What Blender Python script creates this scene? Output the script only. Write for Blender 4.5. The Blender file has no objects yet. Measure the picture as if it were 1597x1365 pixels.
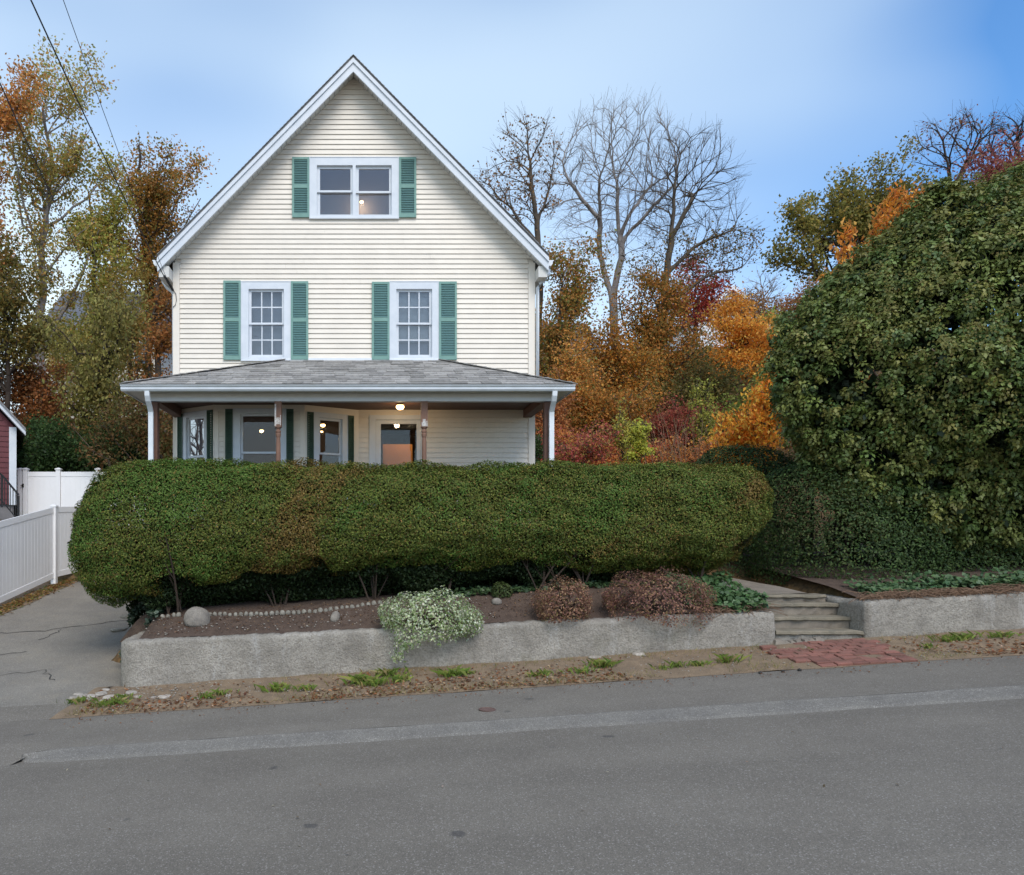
import bpy, math, random
import numpy as np
from math import radians, sin, cos, pi

# ------------------------------------------------------------------ camera, world, sun, exposure
scene = bpy.context.scene
COL = scene.collection
FPX, CX, CY, CAMZ = 1145.0, 575.0, 838.0, 2.2
W_IMG, H_IMG = 1597.0, 1365.0

cam_data = bpy.data.cameras.new("camera")
cam = bpy.data.objects.new("camera", cam_data)
COL.objects.link(cam)
cam.location = (0, 0, CAMZ)
cam.rotation_euler = (radians(90), 0, 0)
cam_data.sensor_fit = 'HORIZONTAL'
cam_data.sensor_width = 36.0
cam_data.lens = 36.0 * FPX / W_IMG
cam_data.shift_x = (W_IMG / 2 - CX) / W_IMG
cam_data.shift_y = (CY - H_IMG / 2) / W_IMG
cam_data.clip_start = 0.05
cam_data.clip_end = 1500
scene.camera = cam

SUN_EL, SUN_AZ = radians(48), radians(16)        # high, behind the camera and a little to its right
world = bpy.data.worlds.new("World")
scene.world = world
world.use_nodes = True
wn, wl = world.node_tree.nodes, world.node_tree.links
wn.clear()
w_out = wn.new("ShaderNodeOutputWorld")
w_bg = wn.new("ShaderNodeBackground")
w_bg.inputs['Strength'].default_value = 0.14
w_sky = wn.new("ShaderNodeTexSky")
w_sky.sky_type = 'NISHITA'
w_sky.sun_disc = False
w_sky.sun_elevation = SUN_EL
w_sky.sun_rotation = pi - SUN_AZ
w_sky.air_density = 1.0
w_sky.dust_density = 0.6
w_sky.ozone_density = 3.0
w_co = wn.new("ShaderNodeTexCoord")
w_map = wn.new("ShaderNodeMapping")
w_map.inputs['Scale'].default_value = (1.0, 1.0, 2.2)
w_map.inputs['Location'].default_value = (0.35, 0.2, 0.1)
w_noise = wn.new("ShaderNodeTexNoise")
w_noise.inputs['Scale'].default_value = 1.3
w_noise.inputs['Detail'].default_value = 2.5
w_noise.inputs['Roughness'].default_value = 0.45
w_ramp = wn.new("ShaderNodeMapRange")
w_ramp.interpolation_type = 'SMOOTHSTEP'
w_ramp.inputs['From Min'].default_value = 0.30
w_ramp.inputs['From Max'].default_value = 0.72
w_ramp.inputs['To Min'].default_value = 0.30
w_ramp.inputs['To Max'].default_value = 1.0
w_mix = wn.new("ShaderNodeMix")
w_mix.data_type = 'RGBA'
w_mix.inputs[7].default_value = (4.1, 4.7, 5.05, 1)
wl.new(w_co.outputs['Generated'], w_map.inputs['Vector'])
wl.new(w_map.outputs[0], w_noise.inputs['Vector'])
wl.new(w_noise.outputs['Fac'], w_ramp.inputs['Value'])
# thin high haze, thicker towards the west and towards the horizon
w_dot = wn.new("ShaderNodeVectorMath"); w_dot.operation = 'DOT_PRODUCT'
w_dot.inputs[1].default_value = (-0.62, 0.0, -0.55)
wl.new(w_co.outputs['Generated'], w_dot.inputs[0])
w_add = wn.new("ShaderNodeMath"); w_add.operation = 'ADD'; w_add.use_clamp = True
wl.new(w_dot.outputs['Value'], w_add.inputs[0]); wl.new(w_ramp.outputs[0], w_add.inputs[1])
wl.new(w_add.outputs[0], w_mix.inputs[0])
wl.new(w_sky.outputs[0], w_mix.inputs[6])
w_sat = wn.new("ShaderNodeHueSaturation")
w_sat.inputs['Saturation'].default_value = 1.22
wl.new(w_mix.outputs[2], w_sat.inputs['Color'])
wl.new(w_sat.outputs[0], w_bg.inputs['Color'])
wl.new(w_bg.outputs[0], w_out.inputs['Surface'])

sun_data = bpy.data.lights.new("sun", 'SUN')
sun_data.energy = 1.5
sun_data.angle = radians(34)
sun_data.color = (1.0, 0.94, 0.85)
sun = bpy.data.objects.new("sun", sun_data)
COL.objects.link(sun)
sun.rotation_euler = (radians(90) - SUN_EL, 0, SUN_AZ)

vs = scene.view_settings
vs.view_transform = 'Standard'
vs.look = 'None'
vs.exposure = 0.80
vs.gamma = 1.0
vs.use_curve_mapping = False

# ------------------------------------------------------------------ helpers
rng = np.random.default_rng(11)
random.seed(11)
ORG = {}


def P(px, py, Y):
    """the point at depth Y metres that the photograph shows at (px, py)"""
    return np.array([(px - CX) * Y / FPX, Y, CAMZ + (CY - py) * Y / FPX])


def lin(c):
    c = np.asarray(c, float) / 255.0
    return np.where(c <= 0.04045, c / 12.92, ((c + 0.055) / 1.055) ** 2.4)


def tag(o, label=None, cat=None, group=None, kind=None):
    if label: o['label'] = label
    if cat: o['category'] = cat
    if group: o['group'] = group
    if kind: o['kind'] = kind
    return o


def link(o, parent=None, origin=(0, 0, 0)):
    origin = np.asarray(origin, float)
    COL.objects.link(o)
    ORG[o] = origin
    if parent is not None:
        o.parent = parent
        o.location = origin - ORG[parent]
    else:
        o.location = origin
    return o


def empty(name, origin, label=None, cat=None, group=None, kind=None):
    o = bpy.data.objects.new(name, None)
    o.empty_display_size = 0.3
    link(o, None, origin)
    return tag(o, label, cat, group, kind)


def copy_tree(o, origin, parent=None):
    c = o.copy()
    COL.objects.link(c)
    if parent is None:
        c.location = origin
        ORG[c] = np.asarray(origin, float)
    else:
        c.parent = parent
        ORG[c] = ORG[parent] + np.array(o.location)
    for ch in o.children:
        copy_tree(ch, None, c)
    return c


class Frame:
    """local frame on a vertical face: u along it, w outwards, z up (world)"""
    def __init__(self, ox, oy, ux, uy):
        l = math.hypot(ux, uy)
        self.o = np.array([ox, oy]); self.u = np.array([ux / l, uy / l])
        self.n = np.array([self.u[1], -self.u[0]])

    def p(self, u, w, z):
        q = self.o + self.u * u + self.n * w
        return (q[0], q[1], z)


class MB:
    def __init__(self):
        self.v, self.f = [], []

    def poly(self, pts):
        b = len(self.v)
        self.v += [tuple(p) for p in pts]
        self.f.append(tuple(range(b, b + len(pts))))
        return self

    def hexa(self, p):
        """8 corners: bottom ring then top ring, same winding"""
        b = len(self.v)
        self.v += [tuple(q) for q in p]
        self.f += [(b + 3, b + 2, b + 1, b), (b + 4, b + 5, b + 6, b + 7)]
        for i in range(4):
            j = (i + 1) % 4
            self.f.append((b + i, b + j, b + 4 + j, b + 4 + i))
        return self

    def box(self, x0, x1, y0, y1, z0, z1):
        return self.hexa([(x0, y0, z0), (x1, y0, z0), (x1, y1, z0), (x0, y1, z0),
                          (x0, y0, z1), (x1, y0, z1), (x1, y1, z1), (x0, y1, z1)])

    def fbox(self, fr, u0, u1, w0, w1, z0, z1):
        a = [fr.p(u0, w1, z0), fr.p(u1, w1, z0), fr.p(u1, w0, z0), fr.p(u0, w0, z0),
             fr.p(u0, w1, z1), fr.p(u1, w1, z1), fr.p(u1, w0, z1), fr.p(u0, w0, z1)]
        return self.hexa(a)

    def bar(self, p0, p1, w, h, up=(0, 0, 1)):
        """a bar of section w x h from p0 to p1"""
        p0, p1 = np.array(p0, float), np.array(p1, float)
        d = p1 - p0; d /= np.linalg.norm(d)
        s = np.cross(d, up); s /= np.linalg.norm(s)
        t = np.cross(s, d)
        s, t = s * w / 2, t * h / 2
        return self.hexa([p0 - s - t, p1 - s - t, p1 + s - t, p0 + s - t,
                          p0 - s + t, p1 - s + t, p1 + s + t, p0 + s + t])

    def tube(self, pts, rad, sides=8, cap=True):
        pts = [np.array(p, float) for p in pts]
        if np.isscalar(rad): rad = [rad] * len(pts)
        b = len(self.v)
        for i, p in enumerate(pts):
            d = pts[min(i + 1, len(pts) - 1)] - pts[max(i - 1, 0)]
            d /= np.linalg.norm(d)
            a = np.array([0, 0, 1.]) if abs(d[2]) < .9 else np.array([1., 0, 0])
            s = np.cross(d, a); s /= np.linalg.norm(s); t = np.cross(s, d)
            for k in range(sides):
                an = 2 * pi * k / sides
                self.v.append(tuple(p + rad[i] * (cos(an) * s + sin(an) * t)))
        for i in range(len(pts) - 1):
            for k in range(sides):
                k2 = (k + 1) % sides
                self.f.append((b + i * sides + k, b + i * sides + k2, b + (i + 1) * sides + k2, b + (i + 1) * sides + k))
        if cap:
            self.f.append(tuple(b + k for k in range(sides))[::-1])
            self.f.append(tuple(b + (len(pts) - 1) * sides + k for k in range(sides)))
        return self

    def lathe(self, x, y, prof, sides=14):
        b = len(self.v)
        for r, z in prof:
            for k in range(sides):
                a = 2 * pi * k / sides
                self.v.append((x + r * cos(a), y + r * sin(a), z))
        n = len(prof)
        for i in range(n - 1):
            for k in range(sides):
                k2 = (k + 1) % sides
                self.f.append((b + i * sides + k, b + i * sides + k2, b + (i + 1) * sides + k2, b + (i + 1) * sides + k))
        self.f.append(tuple(b + k for k in range(sides))[::-1])
        self.f.append(tuple(b + (n - 1) * sides + k for k in range(sides)))
        return self

    def grid(self, rows):
        """rows: list of equally long lists of points"""
        b = len(self.v); n = len(rows[0])
        for r in rows: self.v += [tuple(p) for p in r]
        for i in range(len(rows) - 1):
            for j in range(n - 1):
                q = b + i * n + j
                self.f.append((q, q + 1, q + n + 1, q + n))
        return self

    def build(self, name, mat, parent=None, origin=None, smooth=False, **kw):
        v = np.array(self.v, float)
        if origin is None:
            if parent is not None:
                origin = ORG[parent]
            else:
                lo, hi = v.min(0), v.max(0)
                origin = np.array([(lo[0] + hi[0]) / 2, (lo[1] + hi[1]) / 2, lo[2]])
        origin = np.asarray(origin, float)
        me = bpy.data.meshes.new(name)
        me.from_pydata((v - origin).tolist(), [], self.f)
        if smooth:
            me.polygons.foreach_set('use_smooth', [True] * len(me.polygons))
        me.materials.append(mat)
        o = bpy.data.objects.new(name, me)
        link(o, parent, origin)
        return tag(o, **kw)


def raw_mesh(name, V, Q, mat, parent=None, origin=None, cols=None, smooth=False, **kw):
    """mesh from an (n,3) and an (m,4) or (m,3) array; cols is one linear colour per face"""
    V = np.asarray(V, float); Q = np.asarray(Q, np.int32)
    if origin is None:
        if parent is not None: origin = ORG[parent]
        else:
            lo, hi = V.min(0), V.max(0)
            origin = np.array([(lo[0] + hi[0]) / 2, (lo[1] + hi[1]) / 2, lo[2]])
    k = Q.shape[1]
    me = bpy.data.meshes.new(name)
    me.vertices.add(len(V)); me.vertices.foreach_set('co', (V - origin).astype(np.float32).ravel())
    me.loops.add(Q.size); me.loops.foreach_set('vertex_index', Q.ravel())
    me.polygons.add(len(Q))
    me.polygons.foreach_set('loop_start', np.arange(0, Q.size, k, dtype=np.int32))
    try:
        me.polygons.foreach_set('loop_total', np.full(len(Q), k, np.int32))
    except Exception:
        pass
    if smooth:
        me.polygons.foreach_set('use_smooth', np.ones(len(Q), bool))
    if cols is not None:
        at = me.attributes.new('tint', 'FLOAT_COLOR', 'FACE')
        c4 = np.ones((len(Q), 4), np.float32); c4[:, :3] = cols
        at.data.foreach_set('color', c4.ravel())
    me.update(calc_edges=True)
    me.validate()
    me.materials.append(mat)
    o = bpy.data.objects.new(name, me)
    link(o, parent, origin)
    return tag(o, **kw)


def tubes_mesh(name, segs, mat, parent=None, sides=4, **kw):
    """segs: list of (p0, p1, r0, r1)"""
    p0 = np.array([s[0] for s in segs], float); p1 = np.array([s[1] for s in segs], float)
    r0 = np.array([s[2] for s in segs]); r1 = np.array([s[3] for s in segs])
    d = p1 - p0; d /= np.maximum(np.linalg.norm(d, axis=1, keepdims=True), 1e-9)
    a = np.where(np.abs(d[:, 2:3]) < .9, np.array([[0, 0, 1.]]), np.array([[1., 0, 0]]))
    s = np.cross(d, a); s /= np.linalg.norm(s, axis=1, keepdims=True); t = np.cross(s, d)
    V = np.zeros((len(segs), 2, sides, 3))
    for k in range(sides):
        an = 2 * pi * k / sides
        o = cos(an) * s + sin(an) * t
        V[:, 0, k] = p0 + o * r0[:, None]
        V[:, 1, k] = p1 + o * r1[:, None]
    b = np.arange(len(segs))[:, None] * 2 * sides
    q = []
    for k in range(sides):
        k2 = (k + 1) % sides
        q.append(np.concatenate([b + k, b + k2, b + sides + k2, b + sides + k], 1))
    return raw_mesh(name, V.reshape(-1, 3), np.concatenate(q), mat, parent, smooth=True, **kw)


def unit(a):
    return a / np.maximum(np.linalg.norm(a, axis=-1, keepdims=True), 1e-9)


def sn(p, f, seed=0):
    """cheap smooth noise in about -1..1 at points p"""
    r = np.random.default_rng(seed)
    p = np.atleast_2d(p); s = np.zeros(len(p))
    for k in range(6):
        d = unit(r.normal(size=3)) * f * r.uniform(.6, 1.7)
        s += np.sin(p @ d + r.uniform(0, 6.28))
    return s / 3.2


def pal(colours, n, jitter=.22, weights=None, r=rng):
    """n linear colours drawn from sRGB ones"""
    L = np.array([lin(c) for c in colours])
    w = None if weights is None else np.array(weights, float) / sum(weights)
    c = L[r.choice(len(L), n, p=w)]
    return np.clip(c * r.uniform(1 - jitter, 1 + jitter, (n, 1)) * r.uniform(.92, 1.08, (n, 3)), 0, 1)


def leaves(name, C, size, cols, mat, parent=None, nrm=None, axis=None, aspect=.55, fold=.18, r=rng, **kw):
    """one folded four-corner leaf at every point of C"""
    n = len(C)
    size = np.broadcast_to(size, (n,))[:, None] * r.uniform(.7, 1.3, (n, 1))
    nr = unit(r.normal(size=(n, 3))) if nrm is None else unit(nrm + r.normal(size=(n, 3)) * .45)
    ax = r.normal(size=(n, 3)) if axis is None else axis + r.normal(size=(n, 3)) * .35
    ax = unit(ax - nr * (ax * nr).sum(1, keepdims=True))
    sd = np.cross(nr, ax)
    V = np.zeros((n, 4, 3))
    V[:, 0] = C - ax * size * .5
    V[:, 1] = C + sd * size * aspect * .5 + nr * size * fold - ax * size * .06
    V[:, 2] = C + ax * size * .5
    V[:, 3] = C - sd * size * aspect * .5 + nr * size * fold - ax * size * .06
    Q = np.arange(n * 4).reshape(n, 4)
    return raw_mesh(name, V.reshape(-1, 3), Q, mat, parent, cols=cols, **kw)


# ------------------------------------------------------------------ materials
def new_mat(name):
    m = bpy.data.materials.new(name); m.use_nodes = True
    nt = m.node_tree
    return m, nt.nodes, nt.links, nt.nodes['Principled BSDF']


def surf(name, rgb, rough=.6, var=.12, scale=6., bump=0., bscale=60., spec=.4, rgb2=None, stretch=(1, 1, 1), objrand=.0, detail=6, fine=0., finescale=250.):
    """surface with a mottled colour, an optional second colour, and fine relief"""
    m, N, L, B = new_mat(name)
    co = N.new("ShaderNodeTexCoord"); mp = N.new("ShaderNodeMapping")
    mp.inputs['Scale'].default_value = stretch
    geo = N.new("ShaderNodeNewGeometry")
    L.new(geo.outputs['Position'], mp.inputs['Vector'])
    nz = N.new("ShaderNodeTexNoise"); nz.inputs['Scale'].default_value = scale; nz.inputs['Detail'].default_value = detail
    nz.inputs['Roughness'].default_value = .65
    L.new(mp.outputs[0], nz.inputs['Vector'])
    mr = N.new("ShaderNodeMapRange"); mr.inputs['From Min'].default_value = .3; mr.inputs['From Max'].default_value = .7
    L.new(nz.outputs['Fac'], mr.inputs['Value'])
    a = lin(rgb); b = lin(rgb2) if rgb2 is not None else a * (1 - var * 1.6)
    a = a if rgb2 is not None else np.clip(a * (1 + var), 0, 1)
    mx = N.new("ShaderNodeMix"); mx.data_type = 'RGBA'
    mx.inputs[6].default_value = (*a, 1); mx.inputs[7].default_value = (*b, 1)
    L.new(mr.outputs[0], mx.inputs[0])
    col = mx.outputs[2]
    if fine:
        nf = N.new("ShaderNodeTexNoise"); nf.inputs['Scale'].default_value = finescale; nf.inputs['Detail'].default_value = 2
        L.new(geo.outputs['Position'], nf.inputs['Vector'])
        mf = N.new("ShaderNodeMapRange"); mf.inputs['From Min'].default_value = .3; mf.inputs['From Max'].default_value = .7
        mf.inputs['To Min'].default_value = 1 - fine; mf.inputs['To Max'].default_value = 1 + fine
        L.new(nf.outputs['Fac'], mf.inputs['Value'])
        hs = N.new("ShaderNodeHueSaturation")
        L.new(mf.outputs[0], hs.inputs['Value']); L.new(col, hs.inputs['Color']); col = hs.outputs[0]
    if objrand:
        oi = N.new("ShaderNodeObjectInfo"); mo = N.new("ShaderNodeMapRange")
        mo.inputs['To Min'].default_value = 1 - objrand; mo.inputs['To Max'].default_value = 1 + objrand
        L.new(oi.outputs['Random'], mo.inputs['Value'])
        hs = N.new("ShaderNodeHueSaturation")
        L.new(mo.outputs[0], hs.inputs['Value']); L.new(col, hs.inputs['Color']); col = hs.outputs[0]
    L.new(col, B.inputs['Base Color'])
    B.inputs['Roughness'].default_value = rough
    B.inputs['Specular IOR Level'].default_value = spec
    if bump:
        nb = N.new("ShaderNodeTexNoise"); nb.inputs['Scale'].default_value = bscale; nb.inputs['Detail'].default_value = 4
        L.new(mp.outputs[0], nb.inputs['Vector'])
        bp = N.new("ShaderNodeBump"); bp.inputs['Strength'].default_value = min(1, bump); bp.inputs['Distance'].default_value = .02
        L.new(nb.outputs['Fac'], bp.inputs['Height']); L.new(bp.outputs[0], B.inputs['Normal'])
    return m


def leaf_mat(name, trans=.3, rough=.55, spec=.3):
    m, N, L, B = new_mat(name)
    at = N.new("ShaderNodeAttribute"); at.attribute_name = 'tint'
    B.inputs['Roughness'].default_value = rough; B.inputs['Specular IOR Level'].default_value = spec
    L.new(at.outputs['Color'], B.inputs['Base Color'])
    tr = N.new("ShaderNodeBsdfTranslucent"); L.new(at.outputs['Color'], tr.inputs['Color'])
    mx = N.new("ShaderNodeMixShader"); mx.inputs[0].default_value = trans
    L.new(B.outputs[0], mx.inputs[1]); L.new(tr.outputs[0], mx.inputs[2])
    L.new(mx.outputs[0], N['Material Output'].inputs['Surface'])
    return m


def glass_mat(name, refl=.0, tint=(.92, .95, .96)):
    m, N, L, B = new_mat(name)
    N.remove(B)
    tr = N.new("ShaderNodeBsdfTransparent"); tr.inputs['Color'].default_value = (*tint, 1)
    gl = N.new("ShaderNodeBsdfGlossy"); gl.inputs['Roughness'].default_value = .015
    fr = N.new("ShaderNodeFresnel"); fr.inputs['IOR'].default_value = 1.5
    ad = N.new("ShaderNodeMath"); ad.operation = 'MULTIPLY_ADD'; ad.use_clamp = True
    ad.inputs[1].default_value = 1.0; ad.inputs[2].default_value = refl
    L.new(fr.outputs[0], ad.inputs[0])
    mx = N.new("ShaderNodeMixShader")
    L.new(ad.outputs[0], mx.inputs[0]); L.new(tr.outputs[0], mx.inputs[1]); L.new(gl.outputs[0], mx.inputs[2])
    L.new(mx.outputs[0], N['Material Output'].inputs['Surface'])
    return m


def lamp_mat(name, rgb, strength):
    m, N, L, B = new_mat(name)
    B.inputs['Base Color'].default_value = (*lin(rgb), 1)
    B.inputs['Emission Color'].default_value = (*lin(rgb), 1)
    B.inputs['Emission Strength'].default_value = strength
    return m


def asphalt_mat(name, dark, light, patch=1.2, spots=.5, warm=None):
    """weathered asphalt: broad patches, stone chips of several tones, a few tar and oil spots"""
    m, N, L, B = new_mat(name)
    g = N.new("ShaderNodeNewGeometry")
    def noise(sc, det=3, ro=.6):
        n = N.new("ShaderNodeTexNoise"); n.inputs['Scale'].default_value = sc; n.inputs['Detail'].default_value = det
        n.inputs['Roughness'].default_value = ro; L.new(g.outputs['Position'], n.inputs['Vector']); return n.outputs['Fac']
    def rng_(v, a, b, c, d):
        r_ = N.new("ShaderNodeMapRange"); r_.inputs['From Min'].default_value = a; r_.inputs['From Max'].default_value = b
        r_.inputs['To Min'].default_value = c; r_.inputs['To Max'].default_value = d; L.new(v, r_.inputs['Value']); return r_.outputs[0]
    def mix(f, a, b, mode='MIX'):
        x = N.new("ShaderNodeMix"); x.data_type = 'RGBA'; x.blend_type = mode
        for s, v in ((x.inputs[0], f), (x.inputs[6], a), (x.inputs[7], b)):
            if hasattr(v, 'is_linked'): L.new(v, s)
            elif isinstance(v, (int, float)): s.default_value = v
            else: s.default_value = (*v, 1)
        return x.outputs[2]
    base = mix(rng_(noise(patch, 5, .7), .3, .7, 0, 1), lin(dark), lin(light))
    ms = N.new("ShaderNodeMapping"); ms.inputs['Scale'].default_value = (.06, 1, 1); L.new(g.outputs['Position'], ms.inputs['Vector'])
    ns = N.new("ShaderNodeTexNoise"); ns.inputs['Scale'].default_value = 1.1; ns.inputs['Detail'].default_value = 3; L.new(ms.outputs[0], ns.inputs['Vector'])
    hl = N.new("ShaderNodeHueSaturation"); L.new(rng_(ns.outputs['Fac'], .3, .7, .90, 1.09), hl.inputs['Value']); L.new(base, hl.inputs['Color']); base = hl.outputs[0]
    if warm is not None:
        base = mix(rng_(noise(patch * 2.3, 4), .5, .75, 0, .6), base, lin(warm))
    v = N.new("ShaderNodeTexVoronoi"); v.inputs['Scale'].default_value = 150; L.new(g.outputs['Position'], v.inputs['Vector'])
    bw = N.new("ShaderNodeRGBToBW"); L.new(v.outputs['Color'], bw.inputs[0])
    chip = rng_(bw.outputs[0], .1, .9, .74, 1.3)
    hs = N.new("ShaderNodeHueSaturation"); L.new(chip, hs.inputs['Value']); L.new(base, hs.inputs['Color'])
    col = hs.outputs[0]
    v2 = N.new("ShaderNodeTexVoronoi"); v2.inputs['Scale'].default_value = 105; L.new(g.outputs['Position'], v2.inputs['Vector'])
    bw2 = N.new("ShaderNodeRGBToBW"); L.new(v2.outputs['Color'], bw2.inputs[0])
    col = mix(rng_(bw2.outputs[0], .80, .84, 0, .36), col, lin((178, 172, 164)))
    v3 = N.new("ShaderNodeTexVoronoi"); v3.inputs['Scale'].default_value = 1.15; v3.inputs['Randomness'].default_value = 1
    ds = N.new("ShaderNodeMix"); ds.data_type = 'RGBA'; ds.inputs[0].default_value = .09
    nn = N.new("ShaderNodeTexNoise"); nn.inputs['Scale'].default_value = 7; L.new(g.outputs['Position'], nn.inputs['Vector'])
    L.new(g.outputs['Position'], ds.inputs[6]); L.new(nn.outputs['Color'], ds.inputs[7]); L.new(ds.outputs[2], v3.inputs['Vector'])
    sp = rng_(v3.outputs['Distance'], .05, .075, spots, 0)
    col = mix(sp, col, lin((52, 52, 54)))
    L.new(col, B.inputs['Base Color'])
    B.inputs['Roughness'].default_value = .85; B.inputs['Specular IOR Level'].default_value = .25
    bp = N.new("ShaderNodeBump"); bp.inputs['Strength'].default_value = .5; bp.inputs['Distance'].default_value = .006
    L.new(bw.outputs[0], bp.inputs['Height']); L.new(bp.outputs[0], B.inputs['Normal'])
    return m


M = dict(
    road=asphalt_mat('road_asphalt', (104, 98, 89), (114, 108, 98), .9, .55),
    walk=asphalt_mat('sidewalk_asphalt', (106, 100, 91), (116, 110, 100), 1.4, .4),
    kerb=asphalt_mat('berm_asphalt', (103, 99, 93), (117, 113, 105), 3.0, .0),
    drive=asphalt_mat('driveway_asphalt', (112, 107, 99), (130, 124, 113), 1.1, .3, warm=(132, 124, 110)),
    crack=surf('crack_filler', (52, 50, 48), .9, bump=.5),
    soil=surf('bare_soil', (108, 92, 74), .95, rgb2=(136, 116, 92), scale=5, bump=.9, bscale=45, fine=.35, finescale=130),
    mulch=surf('bark_mulch', (92, 76, 64), .95, rgb2=(70, 56, 47), scale=7, bump=1, bscale=40, fine=.4, finescale=90),
    wood_floor=surf('leaf_strewn_ground', (104, 74, 44), .95, rgb2=(78, 66, 40), scale=1.4, bump=1, bscale=12, fine=.4, finescale=14),
    lawn=surf('lawn_base', (92, 110, 48), .95, rgb2=(112, 128, 60), scale=3, bump=.8, bscale=60),
    concrete=surf('old_concrete', (142, 132, 118), .9, rgb2=(112, 104, 94), scale=4, bump=.6, bscale=70, fine=.15),
    stone_step=surf('weathered_step_stone', (140, 130, 112), .9, rgb2=(104, 98, 84), scale=5, bump=.6, bscale=60, fine=.15),
    brick=surf('red_paving_brick', (140, 92, 80), .9, rgb2=(112, 82, 70), scale=6, bump=.7, bscale=90, objrand=.2, fine=.2),
    grit=surf('pale_stone', (176, 168, 156), .85, rgb2=(132, 122, 110), scale=14, bump=.6, bscale=40, objrand=.2),
    boulder=surf('granite_boulder', (146, 138, 126), .85, rgb2=(112, 106, 98), scale=9, bump=.7, bscale=50, fine=.2, finescale=120),
    white_stone=surf('whitewashed_stone', (144, 140, 128), .85, rgb2=(104, 98, 88), scale=20, bump=.5, bscale=40, objrand=.15),
    clap=surf('cream_vinyl', (225, 216, 202), .5, var=.04, scale=2.5, spec=.35, objrand=.022),
    corner=surf('cream_trim', (227, 218, 204), .5, var=.02, scale=3),
    trim=surf('white_trim', (212, 216, 220), .5, var=.03, scale=4, rgb2=(198, 204, 210)),
    soffit=surf('vented_soffit', (206, 204, 198), .6, var=.05, scale=6),
    gutter=surf('aluminium_gutter', (224, 228, 232), .35, rgb2=(206, 210, 212), scale=3, spec=.5),
    roof=surf('grey_asphalt_shingle', (160, 156, 150), .9, rgb2=(126, 123, 119), scale=14, bump=.5, bscale=150, objrand=.26, fine=.25, finescale=180),
    roof_dark=surf('dark_asphalt_shingle', (132, 132, 132), .9, var=.2, scale=10, bump=.5, bscale=120, objrand=.2),
    shutter=surf('green_shutter_paint', (120, 156, 146), .7, rgb2=(108, 144, 134), scale=7),
    shutter_slat=surf('teal_shutter_slats', (104, 144, 140), .7, rgb2=(96, 132, 134), scale=6),
    shutter_dark=surf('dark_green_shutter', (66, 90, 74), .65, rgb2=(54, 74, 62), scale=7),
    brown=surf('brown_porch_paint', (104, 74, 60), .65, rgb2=(84, 58, 48), scale=6),
    post=surf('weathered_porch_post', (138, 104, 86), .75, rgb2=(112, 84, 70), scale=10, bump=.3, stretch=(1, 1, .25)),
    peel=surf('peeling_white_paint', (224, 222, 216), .7, rgb2=(130, 110, 96), scale=40),
    ceiling=surf('porch_ceiling_boards', (92, 66, 54), .55, rgb2=(76, 52, 44), scale=3),
    lattice=surf('dark_lattice', (46, 42, 34), .8, var=.15),
    white_rail=surf('white_rail_paint', (228, 228, 224), .5, var=.04),
    vinyl=surf('white_vinyl_fence', (232, 231, 230), .4, var=.025, scale=1.5, spec=.5),
    curtain=surf('grey_insect_screen', (172, 177, 186), .9, var=.06, scale=3, fine=.06, finescale=160),
    blind=surf('pale_roller_blind', (198, 204, 206), .9, var=.03),
    dark=surf('dark_interior', (44, 36, 32), .8, var=.1),
    warm_wall=surf('tan_interior_wall', (160, 104, 46), .7, var=.05, scale=2),
    glass=glass_mat('window_glass', .0),
    glass_screen=glass_mat('screened_glass', .05, (.86, .88, .9)),
    glass_mirror=glass_mat('reflecting_glass', .62, (.5, .5, .52)),
    lamp=lamp_mat('lit_lamp_glass', (255, 206, 140), 5.0),
    brass=surf('brass_fitting', (150, 120, 70), .35, var=.1),
    iron=surf('black_iron', (30, 29, 30), .5, var=.1),
    wire=surf('black_wire', (44, 46, 50), .6),
    red=surf('red_clapboard', (98, 42, 46), .6, rgb2=(84, 36, 40), scale=4),
    grey_found=surf('grey_foundation', (122, 120, 120), .9, var=.1, bump=.4),
    far_wall=surf('far_house_siding', (196, 190, 176), .7, var=.05),
    far_white=surf('far_white_paint', (216, 220, 224), .7, var=.05),
    far_roof=surf('far_roof', (96, 98, 104), .9, var=.15, scale=3),
    far_pane=surf('far_window_pane', (74, 82, 94), .2, spec=.6),
    bark=surf('grey_bark', (96, 86, 74), .95, rgb2=(66, 58, 50), scale=5, bump=.8, bscale=14, stretch=(1, 1, .25)),
    bark_pale=surf('pale_grey_bark', (150, 142, 136), .95, rgb2=(108, 100, 95), scale=4, bump=.6, bscale=14, stretch=(1, 1, .25)),
    bark_dark=surf('dark_bark', (66, 54, 44), .95, rgb2=(46, 38, 32), scale=5, bump=.7, bscale=14, stretch=(1, 1, .25)),
    stem=surf('hedge_stem_bark', (70, 56, 45), .9, rgb2=(48, 40, 33), scale=9, bump=.5, stretch=(1, 1, .3)),
    cane=surf('dry_cane', (140, 112, 88), .9, rgb2=(110, 86, 68), scale=9),
    leaf=leaf_mat('autumn_leaf', .5),
    leaf_gloss=leaf_mat('evergreen_leaf', .18, .48, .32),
    needle=leaf_mat('yew_needle', .22, .6, .25),
    blade=leaf_mat('grass_blade', .35, .6, .2),
)


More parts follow.
